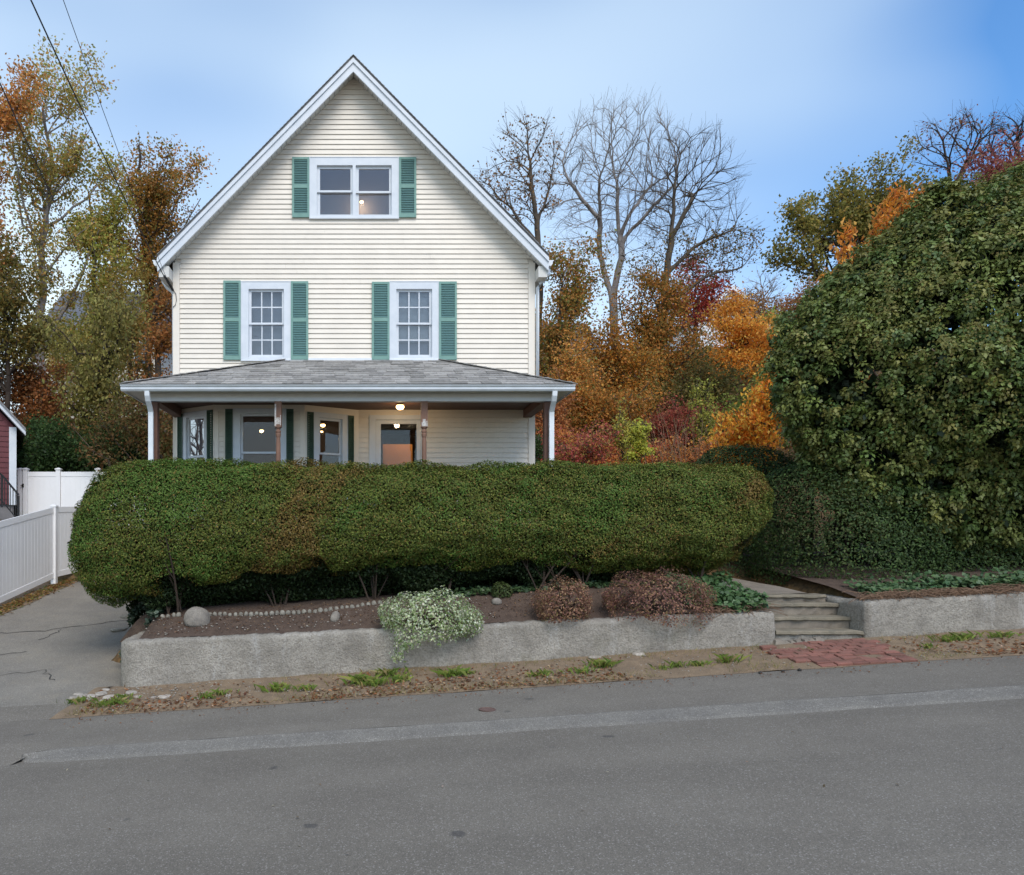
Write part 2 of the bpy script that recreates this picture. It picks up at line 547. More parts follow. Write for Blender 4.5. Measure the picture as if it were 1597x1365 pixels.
def stucco_mat():
    m, N, L, B = new_mat('rough_stucco')
    g = N.new("ShaderNodeNewGeometry")
    def noise(sc, det, st=(1, 1, 1)):
        mp = N.new("ShaderNodeMapping"); mp.inputs['Scale'].default_value = st; L.new(g.outputs['Position'], mp.inputs['Vector'])
        n = N.new("ShaderNodeTexNoise"); n.inputs['Scale'].default_value = sc; n.inputs['Detail'].default_value = det
        n.inputs['Roughness'].default_value = .7; L.new(mp.outputs[0], n.inputs['Vector']); return n.outputs['Fac']
    def ramp(v, a, b, c=0, d=1):
        r_ = N.new("ShaderNodeMapRange"); r_.inputs['From Min'].default_value = a; r_.inputs['From Max'].default_value = b
        r_.inputs['To Min'].default_value = c; r_.inputs['To Max'].default_value = d; L.new(v, r_.inputs['Value']); return r_.outputs[0]
    def mix(f, a, b):
        x = N.new("ShaderNodeMix"); x.data_type = 'RGBA'; L.new(f, x.inputs[0])
        for s, v in ((x.inputs[6], a), (x.inputs[7], b)):
            if hasattr(v, 'is_linked'): L.new(v, s)
            else: s.default_value = (*lin(v), 1)
        return x.outputs[2]
    c = mix(ramp(noise(1.6, 6), .35, .65), (172, 165, 153), (136, 130, 120))
    c = mix(ramp(noise(3.2, 4, (1, 1, .18)), .56, .74, 0, .6), c, (192, 189, 183))      # lime streaks
    c = mix(ramp(noise(2.1, 5), .58, .75, 0, .55), c, (120, 116, 98))                    # mossy stains
    c = mix(ramp(noise(34, 4), .36, .56, .6, 0), c, (112, 105, 96))
    L.new(c, B.inputs['Base Color'])
    B.inputs['Roughness'].default_value = .95; B.inputs['Specular IOR Level'].default_value = .15
    bp = N.new("ShaderNodeBump"); bp.inputs['Strength'].default_value = 1; bp.inputs['Distance'].default_value = .022
    hm = N.new("ShaderNodeMath"); hm.operation = 'ADD'
    L.new(noise(42, 5), hm.inputs[0]); L.new(noise(17, 3), hm.inputs[1]); L.new(hm.outputs[0], bp.inputs['Height']); L.new(bp.outputs[0], B.inputs['Normal'])
    return m


M['stucco'] = stucco_mat()

# ------------------------------------------------------------------ the lie of the land
def road_z(x): return .066 * np.asarray(x, float) - .075
def walk_z(x): return .066 * np.asarray(x, float)
def wall_top(x):
    x = np.asarray(x, float)
    return np.where(x < 7, .61 + .0468 * (x + 3.7), 1.22 + .052 * (x - 7.55))
def verge_z(x, y): return walk_z(x) + .15 * np.clip((np.asarray(y, float) - 10.05) / 1.15, 0, 1)
def sstep(a, b, v):
    t = np.clip((np.asarray(v, float) - a) / (b - a), 0, 1); return t * t * (3 - 2 * t)
def drive_z(x, y):
    x = np.asarray(x, float); y = np.asarray(y, float)
    f = np.clip(1 - (y - 10.05) / 5, 0, 1)
    return walk_z(-4.35) + .066 * (x + 4.35) * f + .14 * (y - 10.05)
def gz(x, y):
    """height of the ground"""
    x, y = np.broadcast_arrays(np.asarray(x, float), np.asarray(y, float))
    b = np.interp(x, [-60, -8, -3.65, 4, 7.5, 18, 60], [-2, .6, .835, 1.36, 1.36, 1.9, 4.5])
    y16 = np.interp(x, [-60, -8, -4, 4, 18, 60], [-1.5, 1.0, 1.35, 1.6, 2.2, 4.8])
    y19 = np.interp(x, [-60, -8, -4, 4, 18, 60], [-.5, 1.0, 1.5, 1.75, 2.6, 5])
    wt = wall_top(x) - .03
    yard = np.where(y < 12.3, wt + (b - wt) * np.clip((y - 11.35) / .95, 0, 1),
           np.where(y < 16, b + (y16 - b) * (y - 12.3) / 3.7, y16 + (y19 - y16) * np.clip((y - 16) / 3, 0, 1)))
    # steps and ramped walk cut into the yard
    ramp = np.interp(y, [11.2, 11.6, 12.2, 12.6, 14.5], [.2, .6, .95, 1.12, 1.42])
    cut = (x > 6.12) & (x < 7.68) & (y < 14.5)
    yard = np.where(cut, np.minimum(yard, ramp), yard)
    dr = drive_z(x, np.minimum(y, 19))
    k = np.where(y < 12.6, sstep(-3.82, -3.66, x), sstep(-4.7, -3.8, x))
    land = dr + (yard - dr) * k
    hm = np.interp(x, [-12, 6], [14, 27])
    land = land + np.where(y > 19, hm * (1 - np.exp(-.5 * np.maximum(y - 19, 0) / hm)), 0)
    fr = verge_z(x, y)
    inside = sstep(-3.82, -3.66, x)
    front = np.where(y < 8.2, road_z(x), np.where(y < 10.05, walk_z(x), fr + (dr - fr) * (1 - sstep(-4.5, -4.2, x)) * (y > 10.05)))
    z = np.where(y < 11.3, front, land)
    return z


xs = np.unique(np.concatenate([np.linspace(-140, -14, 25), np.arange(-14, 18, .2), np.linspace(18, 140, 25)]))
ys = np.unique(np.concatenate([np.linspace(-60, 7, 12), np.arange(7, 22, .15), np.arange(22, 60, 1.), np.linspace(60, 260, 20)]))
gx, gy = np.meshgrid(xs, ys)
low = np.where((gy < 11.35), .09, .03) + np.where((gx < -3.75) & (gx > -9) & (gy < 21.5), .13, 0)
gzv = gz(gx, gy) - low + sn(np.stack([gx, gy, gx * 0], -1).reshape(-1, 3), .9, 3).reshape(gx.shape) * np.where(gy > 20, .25, .0)
n_r, n_c = gx.shape
idx = np.arange(n_r * n_c).reshape(n_r, n_c)
quads = np.stack([idx[:-1, :-1], idx[:-1, 1:], idx[1:, 1:], idx[1:, :-1]], -1).reshape(-1, 4)
raw_mesh('ground', np.stack([gx, gy, gzv], -1).reshape(-1, 3), quads, M['wood_floor'], origin=(0, 0, 0), smooth=True, kind='structure')


def sheet(name, mat, x0, x1, y0, y1, zf, dx=.25, dy=.25, edge=None, smooth=True, **kw):
    """ground sheet over a rectangle; edge(x, y) may move points in plan"""
    X = np.linspace(x0, x1, max(2, int((x1 - x0) / dx) + 1)); Y = np.linspace(y0, y1, max(2, int((y1 - y0) / dy) + 1))
    A, B_ = np.meshgrid(X, Y)
    if edge is not None: A, B_ = edge(A, B_)
    Z = zf(A, B_)
    i = np.arange(A.size).reshape(A.shape)
    q = np.stack([i[:-1, :-1], i[:-1, 1:], i[1:, 1:], i[1:, :-1]], -1).reshape(-1, 4)
    return raw_mesh(name, np.stack([A, B_, Z], -1).reshape(-1, 3), q, mat, origin=(0, 0, 0), smooth=smooth, kind='structure', **kw)


def wob(x, s, a): return a * sn(np.stack([x.ravel(), x.ravel() * 0, x.ravel() * 0], -1), 5., s).reshape(x.shape)

road = sheet('road', M['road'], -60, 60, -1.2, 8.62, lambda x, y: road_z(x), 2, .5)
# far pavement behind the camera, so that the street has two sides
sheet('far_sidewalk', M['walk'], -60, 60, -4, -1.2, lambda x, y: road_z(x) + .1, 2, .7)

# sidewalk: strip of newer asphalt that also turns into the mouth of the driveway
sheet('sidewalk', M['walk'], -60, 60, 8.465, 10.05, lambda x, y: walk_z(x) - np.where(x < -3.85, .077 * np.clip((8.62 - y) / .46, 0, 1), 0), .2, .2,
      edge=lambda x, y: (x, y + np.where(y > 10, wob(x, 21, .03), 0) - np.where(y < 8.5, np.where(x < -3.93, .315, .14 - .14 * np.clip((x + 3.92) / .45, 0, 1) ** .5), 0)))


def berm():
    """low sloping asphalt berm between road and sidewalk, rounded off where it meets the driveway"""
    X = np.concatenate([-3.92 + .45 * np.linspace(0, 1, 12) ** 2, np.arange(-3.3, 40, .22)])
    rows = []
    for t, dz in ((0, -.10), (0, .0), (.16, .022), (.5, .045), (.82, .062), (1, .077), (1.09, .0755), (1.2, .02)):
        k = np.clip((X + 3.92) / .45, 0, 1) ** .5
        yb = 8.30 - .13 * k + wob(X, 5, .012); yt = 8.30 + .14 * k + wob(X, 9, .014)
        y = yb + (yt - yb) * t
        rows.append(list(zip(X, y, road_z(X) + dz * np.where((dz > 0) & (t < .8), .25 + .75 * k, 1))))
    mb = MB(); mb.grid(rows)
    return mb.build('kerb_berm', M['kerb'], origin=(0, 8.3, 0), smooth=False, kind='structure')

berm()


def drive_edge(x, y):
    # right-hand edge: flares out along the verge, then follows the wall end
    r = np.interp(y, [10.05, 10.6, 11.3, 12.5, 14, 21], [-4.34, -4.33, -4.18, -4.28, -4.5, -4.6])
    t = (x + 8.2) / (8.2 - 4.3)
    l = np.interp(y, [10, 15, 21], [-8.6, -8.0, -7.7])
    return l + (r - l) * np.clip(t, 0, 1) + wob(y, 8, .03) * (t > .9) + .4 * (t > .999), y

sheet('driveway', M['drive'], -8.2, -4.3, 10.62, 21, lambda x, y: drive_z(x, y) + .004 - .07 * (x > np.interp(y, [10.05, 10.6, 11.3, 12.5, 14, 21], [-4.34, -4.33, -4.18, -4.28, -4.5, -4.6]) + .15), .2, .2, edge=drive_edge)
sheet('driveway_apron', M['walk'], -8.2, -4.3, 10.04, 10.62, lambda x, y: drive_z(x, y) + .003 - .07 * (x > -4.15), .2, .15, edge=drive_edge)
sheet('verge', M['soil'], -4.36, 40, 10.03, 11.3, lambda x, y: verge_z(x, y) + .004 + (.008 + .014 * sn(np.stack([x.ravel(), y.ravel(), x.ravel() * 0], -1), 9, 4).reshape(x.shape)) * np.clip((y - 10.03) / .3, 0, 1), .12, .09,
      edge=lambda x, y: (x + np.where(x < -4.1, (y - 10.05) * .15, 0), y + np.where(y < 10.1, wob(x, 31, .03), 0)))
sheet('drive_verge', M['soil'], -8.35, -7.7, 11, 21, lambda x, y: drive_z(x, y) + .012, .2, .25,
      edge=lambda x, y: (np.interp(y, [10, 15, 21], [-8.6, -8.0, -7.7]) + (x + 8.02) * 1.2 - .3 + wob(y, 3, .06) * (x > -7.8), y))
sheet('planting_bed', M['mulch'], -4.3, 6.2, 11.38, 13.4, lambda x, y: gz(x, y) + .012 + .02 * sn(np.stack([x.ravel(), y.ravel(), x.ravel() * 0], -1), 5, 8).reshape(x.shape), .14, .14,
      edge=lambda x, y: (np.where(y < 12.6, np.maximum(x, -3.78), x), y))
sheet('right_bed', M['mulch'], 7.7, 24, 11.4, 15, lambda x, y: gz(x, y) + .012, .3, .3)
sheet('lawn', M['lawn'], 3.4, 6.1, 13.0, 18, lambda x, y: gz(x, y) + .02, .25, .25)

# cracks in the old driveway: fillers standing a few millimetres proud
def crack(pts, w):
    mb = MB()
    r = np.random.default_rng(len(pts) + int(w * 1000))
    P_ = [np.array(p, float) for p in pts]; A = []
    for a, b in zip(P_[:-1], P_[1:]):
        for t in np.linspace(0, 1, 8, endpoint=False): A.append(a + (b - a) * t + r.normal(size=2) * .03)
    A.append(P_[-1])
    L_, R_ = [], []
    for i, p in enumerate(A):
        d = unit(A[min(i + 1, len(A) - 1)] - A[max(i - 1, 0)]); nn = np.array([-d[1], d[0]]) * w * r.uniform(.3, 1)
        for lst, q in ((L_, p + nn), (R_, p - nn)): lst.append((q[0], q[1], float(drive_z(q[0], q[1])) + .008))
    mb.grid([L_, R_])
    return mb.build('crack', M['crack'], kind='structure')

for pts, w in (([(-7.4, 14.4), (-6.4, 14.6), (-5.4, 15.2), (-4.7, 15.6)], .022), ([(-6.1, 14.7), (-6.3, 14.0)], .02),
               ([(-7.6, 13.0), (-6.9, 12.95), (-6.2, 13.3)], .018), ([(-6.2, 12.0), (-5.4, 12.2), (-5.0, 11.7)], .012)):
    crack(pts, w)


# ------------------------------------------------------------------ retaining walls, steps, brick landing
def sweep_wall(name, path, mat, thick, inner, seed, top=None, **kw):
    """a wall of one section swept along a plan polyline; inner = +1 if the bank lies to the left of the path"""
    pts = []
    for a, b in zip(path[:-1], path[1:]):
        a, b = np.array(a, float), np.array(b, float)
        n = max(1, int(np.linalg.norm(b - a) / .034))
        for k in range(n): pts.append(a + (b - a) * k / n)
    pts.append(np.array(path[-1], float))
    r = np.random.default_rng(seed)
    rows = []
    for i, p in enumerate(pts):
        d = unit(pts[min(i + 1, len(pts) - 1)] - pts[max(i - 1, 0)])
        nn = np.array([-d[1], d[0]]) * inner
        zt = float(wall_top(p[0]) if top is None else top(p)) + float(sn(np.array([p[0], p[1], 0.]), 22, seed + 5)[0]) * .008 + r.normal() * .003
        zb = float(min(verge_z(p[0], min(p[1], 11.2)), zt)) - .35
        def q(o, z): return (p[0] + nn[0] * o, p[1] + nn[1] * o, z)
        h = zt - zb
        col = [q(-.015, zb)]
        tt = np.linspace(.25, .93, 24)
        bp = np.stack([np.full(24, p[0]), np.full(24, p[1]), zb + h * tt], -1)
        bo = .003 * sn(bp, 31, seed) + .002 * sn(bp, 70, seed + 1) + .011 * sn(bp, 5, seed + 2) + r.normal(size=24) * .002
        for t, o_ in zip(tt, bo): col.append(q(o_ - .012 * (1 - t), zb + h * t))
        col += [q(.004 + abs(r.normal()) * .006, zt - .035), q(.035, zt - .006), q(thick * .5, zt + r.normal() * .005), q(thick - .03, zt), q(thick, zt - .03), q(thick, zb)]
        rows.append(col)
    mb = MB(); mb.grid(rows)
    for rr in (rows[0], rows[-1]): mb.poly(rr)
    return mb.build(name, mat, smooth=True, **kw)

arc = [(-3.87 + .32 * (1 - cos(a)), 11.52 - .32 * sin(a)) for a in np.linspace(0, pi / 2, 7)]
left_path = [(-3.9, 13.2)] + arc + [(6.16, 11.2)] + [(6.2, 11.24), (6.2, 12.5)]
sweep_wall('retaining_wall', left_path, M['stucco'], .24, 1, 3,
           label='long rough stucco retaining wall under the clipped hedge with a rounded end by the driveway', cat='retaining wall')
sweep_wall('retaining_wall', [(7.62, 12.6), (7.585, 11.5), (7.585, 11.24), (7.63, 11.2), (26, 11.2)], M['stucco'], .24, 1, 5,
           label='stucco retaining wall right of the stone steps with dry vines along its top', cat='retaining wall')

steps = empty('stone_steps', (6.9, 11.25, .45), 'worn stone steps with thick treads between the two stucco walls', 'steps')
treads = [(11.23, .766), (11.53, .950), (11.83, 1.134), (12.13, 1.245)]
r_ = np.random.default_rng(2)
for i, (y, z) in enumerate(treads):
    mb = MB(); n = 14
    X = np.linspace(6.235, 7.572, n)
    ye = y + r_.normal(size=n) * .012; depth = .40
    if i == 3: depth = .34
    zt = z + r_.normal(size=n) * .004
    th = .062 if i < 3 else .05
    mb.grid([list(zip(X, ye + .02, zt - th)), list(zip(X, ye, zt - th + .012)), list(zip(X, ye + .004, zt - .012)), list(zip(X, ye + .018, zt)),
             list(zip(X, [y + depth] * n, zt)), list(zip(X, [y + depth] * n, zt - th)), list(zip(X, ye + .02, zt - th))])
    mb.poly([(X[0], ye[0], zt[0] - th), (X[0], ye[0], zt[0]), (X[0], y + depth, zt[0]), (X[0], y + depth, zt[0] - th)])
    mb.poly([(X[-1], ye[-1], zt[-1] - th), (X[-1], ye[-1], zt[-1]), (X[-1], y + depth, zt[-1]), (X[-1], y + depth, zt[-1] - th)])
    mb.build('tread', M['stone_step'], steps)
    zb = treads[i - 1][1] if i else .30
    mb = MB()
    zl = zb + r_.uniform(0, .03, n) if i == 0 else np.full(n, zb + .001)
    mb.grid([list(zip(X, y + .05 + r_.normal(size=n) * .006, zl)), list(zip(X, y + .045 + r_.normal(size=n) * .006, zt - th - .001)),
             list(zip(X, [y + .16] * n, zt - th - .001))])
    mb.build('riser', M['concrete'] if i else M['stucco'], steps)
# broken foot of the bottom riser
for k in range(7):
    x = 6.25 + k * .1 + r_.uniform(-.02, .02); s = r_.uniform(.05, .1)
    mb = MB(); z0 = float(verge_z(x, 11.15))
    mb.hexa([(x - s, 11.1, z0 - .05), (x + s, 11.08, z0 - .05), (x + s, 11.24, z0 - .05), (x - s, 11.24, z0 - .05),
             (x - s * .6, 11.14, z0 + s * .8), (x + s * .7, 11.13, z0 + s * .6), (x + s * .7, 11.24, z0 + s), (x - s * .6, 11.24, z0 + s * .9)])
    mb.build('broken_stone', M['concrete'], steps)

# concrete walk from the steps towards the porch
def walkway():
    cl = [(6.9, 12.45, 1.243), (6.75, 13.2, 1.33), (6.35, 14.1, 1.44), (5.5, 15.0, 1.60), (4.2, 15.7, 1.68), (3.2, 15.9, 1.70)]
    cl = [np.array(c) for c in cl]; A = []
    for a, b in zip(cl[:-1], cl[1:]):
        for t in np.linspace(0, 1, 6, endpoint=False): A.append(a + (b - a) * t)
    A.append(cl[-1]); rows = [[], [], [], []]
    for i, p in enumerate(A):
        d = unit((A[min(i + 1, len(A) - 1)] - A[max(i - 1, 0)])[:2]); nn = np.array([-d[1], d[0]]) * .62
        for j, (s, dz) in enumerate(((1, -.12), (1, 0), (-1, 0), (-1, -.12))):
            rows[j].append((p[0] + nn[0] * s, p[1] + nn[1] * s, p[2] + dz))
    mb = MB(); mb.grid(rows); return mb.build('walkway', M['concrete'], kind='structure')
walkway()
apron = empty('brick_apron', (6.72, 10.6, .42), 'patch of worn red paving bricks at the foot of the stone steps', 'paving', kind='structure')
me_b = MB().box(-.105, .105, -.052, .052, -.06, .0)
proto = None
row = 0; y = 10.10
while y < 11.12:
    off = (row % 2) * .11
    x0 = 5.98 + (.22 * max(0, 3 - row) * .5)
    x = x0 + off
    while x < 7.44 + .1 * (row > 5):
        if not (row > 7 and 6.0 < x < 6.5 and r_.random() < .8):
            if proto is None:
                proto = MB()
                b = .006
                proto.hexa([(-.104, -.051, -.06), (.104, -.051, -.06), (.104, .051, -.06), (-.104, .051, -.06),
                            (-.104, -.051, -b), (.104, -.051, -b), (.104, .051, -b), (-.104, .051, -b)])
                proto.hexa([(-.104, -.051, -b), (.104, -.051, -b), (.104, .051, -b), (-.104, .051, -b),
                            (-.098, -.045, 0), (.098, -.045, 0), (.098, .045, 0), (-.098, .045, 0)])
                o = proto.build('brick', M['brick'], apron, origin=(0, 0, 0)); me_brick = o.data
            else:
                o = bpy.data.objects.new('brick', me_brick); link(o, apron, (x, y, 0))
            z = float(verge_z(x, y)) + .034 + r_.normal() * .006
            o.location = np.array([x, y, z]) - ORG[apron]
            o.rotation_euler = (.13 + r_.normal() * .03, -.066 + r_.normal() * .03, r_.normal() * .035)
        x += .221
    y += .112; row += 1


# ------------------------------------------------------------------ loose stones
def stone_mesh(name, r, sx, sy, sz, seed, mat, sub=2, flat=False):
    import bmesh
    bm = bmesh.new(); bmesh.ops.create_icosphere(bm, subdivisions=sub, radius=1)
    V = np.array([v.co for v in bm.verts])
    d = 1 + .16 * sn(V, 1.9, seed) + .06 * sn(V, 5, seed + 1)
    V = V * d[:, None]
    V[:, 2] = np.where(V[:, 2] < -.35, -.35 + (V[:, 2] + .35) * .3, V[:, 2])
    if flat: V[:, 2] = np.clip(V[:, 2], -.5, .45)
    for v, c in zip(bm.verts, V): v.co = (c[0] * sx, c[1] * sy, (c[2] + .35) * sz)
    me = bpy.data.meshes.new(name); bm.to_mesh(me); bm.free()
    me.polygons.foreach_set('use_smooth', [not flat] * len(me.polygons)); me.materials.append(mat)
    return me

def stone(name, me, x, y, z, rot=0, s=1., **kw):
    o = bpy.data.objects.new(name, me); link(o, None, (x, y, z)); o.rotation_euler = (0, 0, rot); o.scale = (s, s, s)
    return tag(o, **kw)

bx, by = P(307, 975, 11.95)[:2]
stone('boulder', stone_mesh('boulder', 1, .22, .18, .235, 5, M['boulder'], 3), bx, by, float(gz(bx, by)) - .01, .3,
      label='large rounded granite boulder on the bark mulch in front of the hedge', cat='boulder')
bx, by = P(523, 962, 11.75)[:2]
stone('rock', stone_mesh('rock', 1, .10, .08, .115, 9, M['boulder'], 2), bx, by, float(gz(bx, by)), 1,
      label='small pointed grey rock standing alone on the bark mulch', cat='rock')
bx, by = P(775, 935, 12.0)[:2]
stone('rock', stone_mesh('rock', 1, .09, .08, .07, 29, M['boulder'], 2), bx, by, float(gz(bx, by)), .4,
      label='low grey rock behind the variegated white shrub', cat='rock')
sm = [stone_mesh('edging_stone', 1, .044, .042, .055, 40 + k, M['white_stone'], 2) for k in range(6)]
r_ = np.random.default_rng(8)
ex = -3.45; k = 0
while ex < .25:
    if not (-3.12 < ex < -2.66):
        ey = 12.2 + .12 * sin(ex * 1.3) + r_.normal() * .012
        stone('edging_stone', sm[k % 6], ex, ey, float(gz(ex, ey)) + .0, r_.uniform(0, 6), r_.uniform(.82, 1.1),
              label='small whitewashed stone in the row edging the bed under the hedge', cat='stone', group='whitewashed edging stones along the hedge')
    ex += r_.uniform(.08, .098); k += 1
fm = [stone_mesh('rubble_stone', 1, .11, .075, .05, 60 + k, M['grit'], 2, True) for k in range(5)]
for k, (px, py) in enumerate([(165, 1036), (158, 1052), (139, 1068), (148, 1079), (128, 1078), (122, 1072), (160, 1094), (190, 1082), (216, 1083), (240, 1087),
                              (170, 1066), (118, 1083), (143, 1058), (256, 1086), (355, 1086), (205, 1073), (440, 1075), (996, 1028), (928, 1034)]):
    Y = 10.2 + (1110 - py) / 80.
    if py > 1070: Y = 10.15 + (1122 - .07 * px * .9 - py + 8) / 60.
    Y = float(np.clip(Y, 10.15, 11.12)); X = (px - CX) * Y / FPX
    stone('rubble_stone', fm[k % 5], X, Y, float(verge_z(X, Y)) + .0, r_.uniform(0, 6), r_.uniform(.6, 1.05),
          label='flat broken stone lying in the dirt along the foot of the retaining wall', cat='stone', group='broken stones along the foot of the wall')
pm = [stone_mesh('concrete_lump', 1, .2, .13, .07, 80 + k, M['white_stone'], 2, True) for k in range(3)]
for k, (px, py, Y, s, lb) in enumerate([(205, 941, 15.6, 1.3, 'largest pale broken concrete lump beside the driveway under the hedge end'),
                                     (186, 957, 14.6, .9, 'flat pale concrete lump nearest the fence side of the driveway edge'),
                                     (212, 957, 14.3, .7, 'pale concrete lump tucked against the dark ivy at the driveway')]):
    X = (px - CX) * Y / FPX
    stone('concrete_lump', pm[k], X, Y, float(gz(X, Y)) - .01, k, s, label=lb, cat='rubble')

# ------------------------------------------------------------------ the house
SC = FPX / 15.0
def hx(px): return (px - CX) / SC
def hz(py): return CAMZ + (CY - py) / SC
WX0, WX1, XC, APEX, RS = -3.97, 3.37, -.30, 11.61, 1.02
FLOOR, CEIL = 2.10, 4.80
house = empty('house', (-.3, 15, 1.3), 'cream clapboard house with steep front gable, green shutters and hipped front porch', 'house')
F0 = Frame(0, 15.0, 1, 0)
def span(z):
    hw = min(3.67, (APEX - z) / RS); return XC - hw, XC + hw

openings = {'w2l': (hx(377), hx(453), hz(562), hz(440.5)), 'w2r': (hx(608), hx(683.7), hz(562), hz(440.5)),
            'w3': (hx(483.5), hx(621.5), hz(340.7), hz(247)), 'door': (hx(576), hx(663), 2.0, hz(648)),
            'bay': (WX0 + .02, hx(557), 2.0, CEIL)}


def bands(z0, z1, ends):
    """free intervals of the facade between z0 and z1: (xa_bottom, xb_bottom, xa_top, xb_top)"""
    (a0, b0), (a1, b1) = span(z0), span(z1)
    e = ends if z1 < 7.9 else 0
    a0, a1, b0, b1 = a0 + e, a1 + e, b0 - e, b1 - e
    cuts = sorted((o[0], o[1]) for o in openings.values() if o[2] < (z0 + z1) / 2 < o[3])
    out = []; xb, xt = a0, a1
    for c0, c1 in cuts:
        if c0 > xb + .01: out.append((xb, c0, xt, c0))
        xb = xt = max(c1, xb)
    if b0 > xb + .01: out.append((xb, b0, xt, b1))
    return out

mb = MB()
zz = sorted(set([2.0, 11.58, 7.867] + [o[2] for o in openings.values()] + [o[3] for o in openings.values()]))
for z0, z1 in zip(zz[:-1], zz[1:]):
    for a0, b0, a1, b1 in bands(z0, z1, 0):
        mb.hexa([(a0, 15.014, z0), (b0, 15.014, z0), (b0, 15.14, z0), (a0, 15.14, z0), (a1, 15.014, z1), (b1, 15.014, z1), (b1, 15.14, z1), (a1, 15.14, z1)])
mb.build('front_wall', M['clap'], house)
mb = MB()
mb.box(WX0, WX0 + .14, 15.15, 24, 1.0, 7.8); mb.box(WX1 - .14, WX1, 15.15, 24, 1.0, 7.8)
mb.box(WX0, WX1, 24, 24.14, 1.0, 7.8); mb.poly([(WX0, 24.1, 7.8), (WX1, 24.1, 7.8), (XC, 24.1, 11.5)])
mb.build('side_wall', M['clap'], house)
MB().box(WX0 + .02, WX1 - .02, 15.02, 24.1, .5, 2.0).build('foundation', M['grey_found'], house)
MB().box(WX0 + .14, WX1 - .14, 15.14, 24, 4.95, 5.05).build('upper_floor', M['dark'], house)
MB().box(WX0 + .14, WX1 - .14, 15.14, 24, 7.6, 7.7).build('attic_floor', M['dark'], house)

z = FLOOR; course = .1016; BR = random.Random(4)
while z < 11.48:
    z1 = z + course
    for a0, b0, a1, b1 in bands(z, z1, .115):
        if b0 - a0 < .02: continue
        pieces = [(a0, b0, a1, b1)]
        if b0 - a0 > 3.9:
            c_ = a0 + (b0 - a0) * BR.uniform(.25, .75); pieces = [(a0, c_ - .0012, a1, c_ - .0012), (c_ + .0012, b0, c_ + .0012, b1)]
        b_, t_ = 15 - .022, 15 - .004
        for a0, b0, a1, b1 in pieces: MB().hexa([(a0, b_, z - .004), (b0, b_, z - .004), (b0, 15.012, z), (a0, 15.012, z), (a1, t_, z1 - .006), (b1, t_, z1 - .006), (b1, 15.012, z1 - .006), (a1, 15.012, z1 - .006)]
                  ).build('clapboard', M['clap'], house)
    z = z1
# side clapboards as far as another viewpoint could catch them
for xs_, sg in ((WX0, -1), (WX1, 1)):
    mb = MB(); z = FLOOR
    while z < 7.7:
        xo, xi = xs_ + sg * .018, xs_ + sg * .004
        mb.hexa([(xo, 15.1, z), (xo, 24, z), (xs_, 24, z), (xs_, 15.1, z), (xi, 15.1, z + course), (xi, 24, z + course), (xs_, 24, z + course), (xs_, 15.1, z + course)])
        z += course
    mb.build('side_clapboards', M['clap'], house, kind='stuff')
for x0, x1, sg in ((WX0 - .022, WX0 + .112, -1), (WX1 - .112, WX1 + .022, 1)):
    MB().box(x0, x1, 14.968, 14.998, 1.9, 7.80 if sg < 0 else 7.80).box(x0 if sg < 0 else x1 - .02, x0 + .02 if sg < 0 else x1, 14.999, 15.1, 1.9, 7.7).build('corner_board', M['corner'], house)

# main roof
PX, PZ = -.306, 11.81
EL, ER = -4.21, 3.585
def slope_piece(mb, side, d0, d1, y0, y1, xa=None, xb=None):
    xe = EL if side < 0 else ER
    xa = PX if xa is None else xa; xb = xe if xb is None else xb
    za, zb = PZ - abs(xa - PX) * RS, PZ - abs(xb - PX) * RS
    return mb.hexa([(xa, y0, za - d1), (xb, y0, zb - d1), (xb, y1, zb - d1), (xa, y1, za - d1),
                    (xa, y0, za - d0), (xb, y0, zb - d0), (xb, y1, zb - d0), (xa, y1, za - d0)])
for sd in (-1, 1):
    slope_piece(MB(), sd, .03, .075, 14.60, 24.5).build('roof', M['roof_dark'], house)
    # shingle courses show as small steps on the rake edge
    xe = EL if sd < 0 else ER
    L = abs(xe - PX); n = 56
    mb = MB()
    for k in range(n):
        xa, xb = PX + (xe - PX) * k / n, PX + (xe - PX) * (k + 1) / n
        za, zb = PZ - abs(xa - PX) * RS, PZ - abs(xb - PX) * RS
        mb.hexa([(xa, 14.575, za - .028), (xb, 14.575, zb - .028), (xb, 24.5, zb - .028), (xa, 24.5, za - .028),
                 (xa, 14.585, za - .012), (xb, 14.585, zb - .001), (xb, 24.5, zb - .001), (xa, 24.5, za - .012)])
    mb.build('roof_shingles', M['roof_dark'], house, kind='stuff')
    slope_piece(MB(), sd, .078, .165, 14.59, 14.655).build('shadow_board', M['trim'], house)
    slope_piece(MB(), sd, .166, .335, 14.618, 14.66).build('rake_board', M['trim'], house)
    n = 40; sp = None
    for k in range(n):
        xa = PX + (xe - PX) * (k + .04) / n; xb = PX + (xe - PX) * (k + .96) / n
        slope_piece(MB(), sd, .2, .22, 14.662, 14.985, xa, xb).build('soffit_panel', M['soffit'], house)
    slope_piece(MB(), sd, .185, .197, 14.662, 14.985).build('soffit_backing', M['dark'], house)
for x0, x1, sg in ((EL + .015, WX0 - .024, -1), (WX1 + .024, ER - .015, 1)):
    MB().box(x0, x1, 14.675, 24.4, 7.40, 7.62).build('eave_box', M['soffit'], house)
    xg = EL if sg < 0 else ER
    mb = MB()
    prof = [(0, 7.635), (.07, 7.635), (.10, 7.68), (.105, 7.725), (.125, 7.74), (.125, 7.75), (0, 7.75)]
    for yy in (14.70, 24.5): mb.poly([(xg + sg * a, yy, b) for a, b in prof])
    mb.grid([[(xg + sg * a, yy, b) for a, b in prof] for yy in (14.70, 24.5)])
    mb.build('eave_gutter', M['gutter'], house)
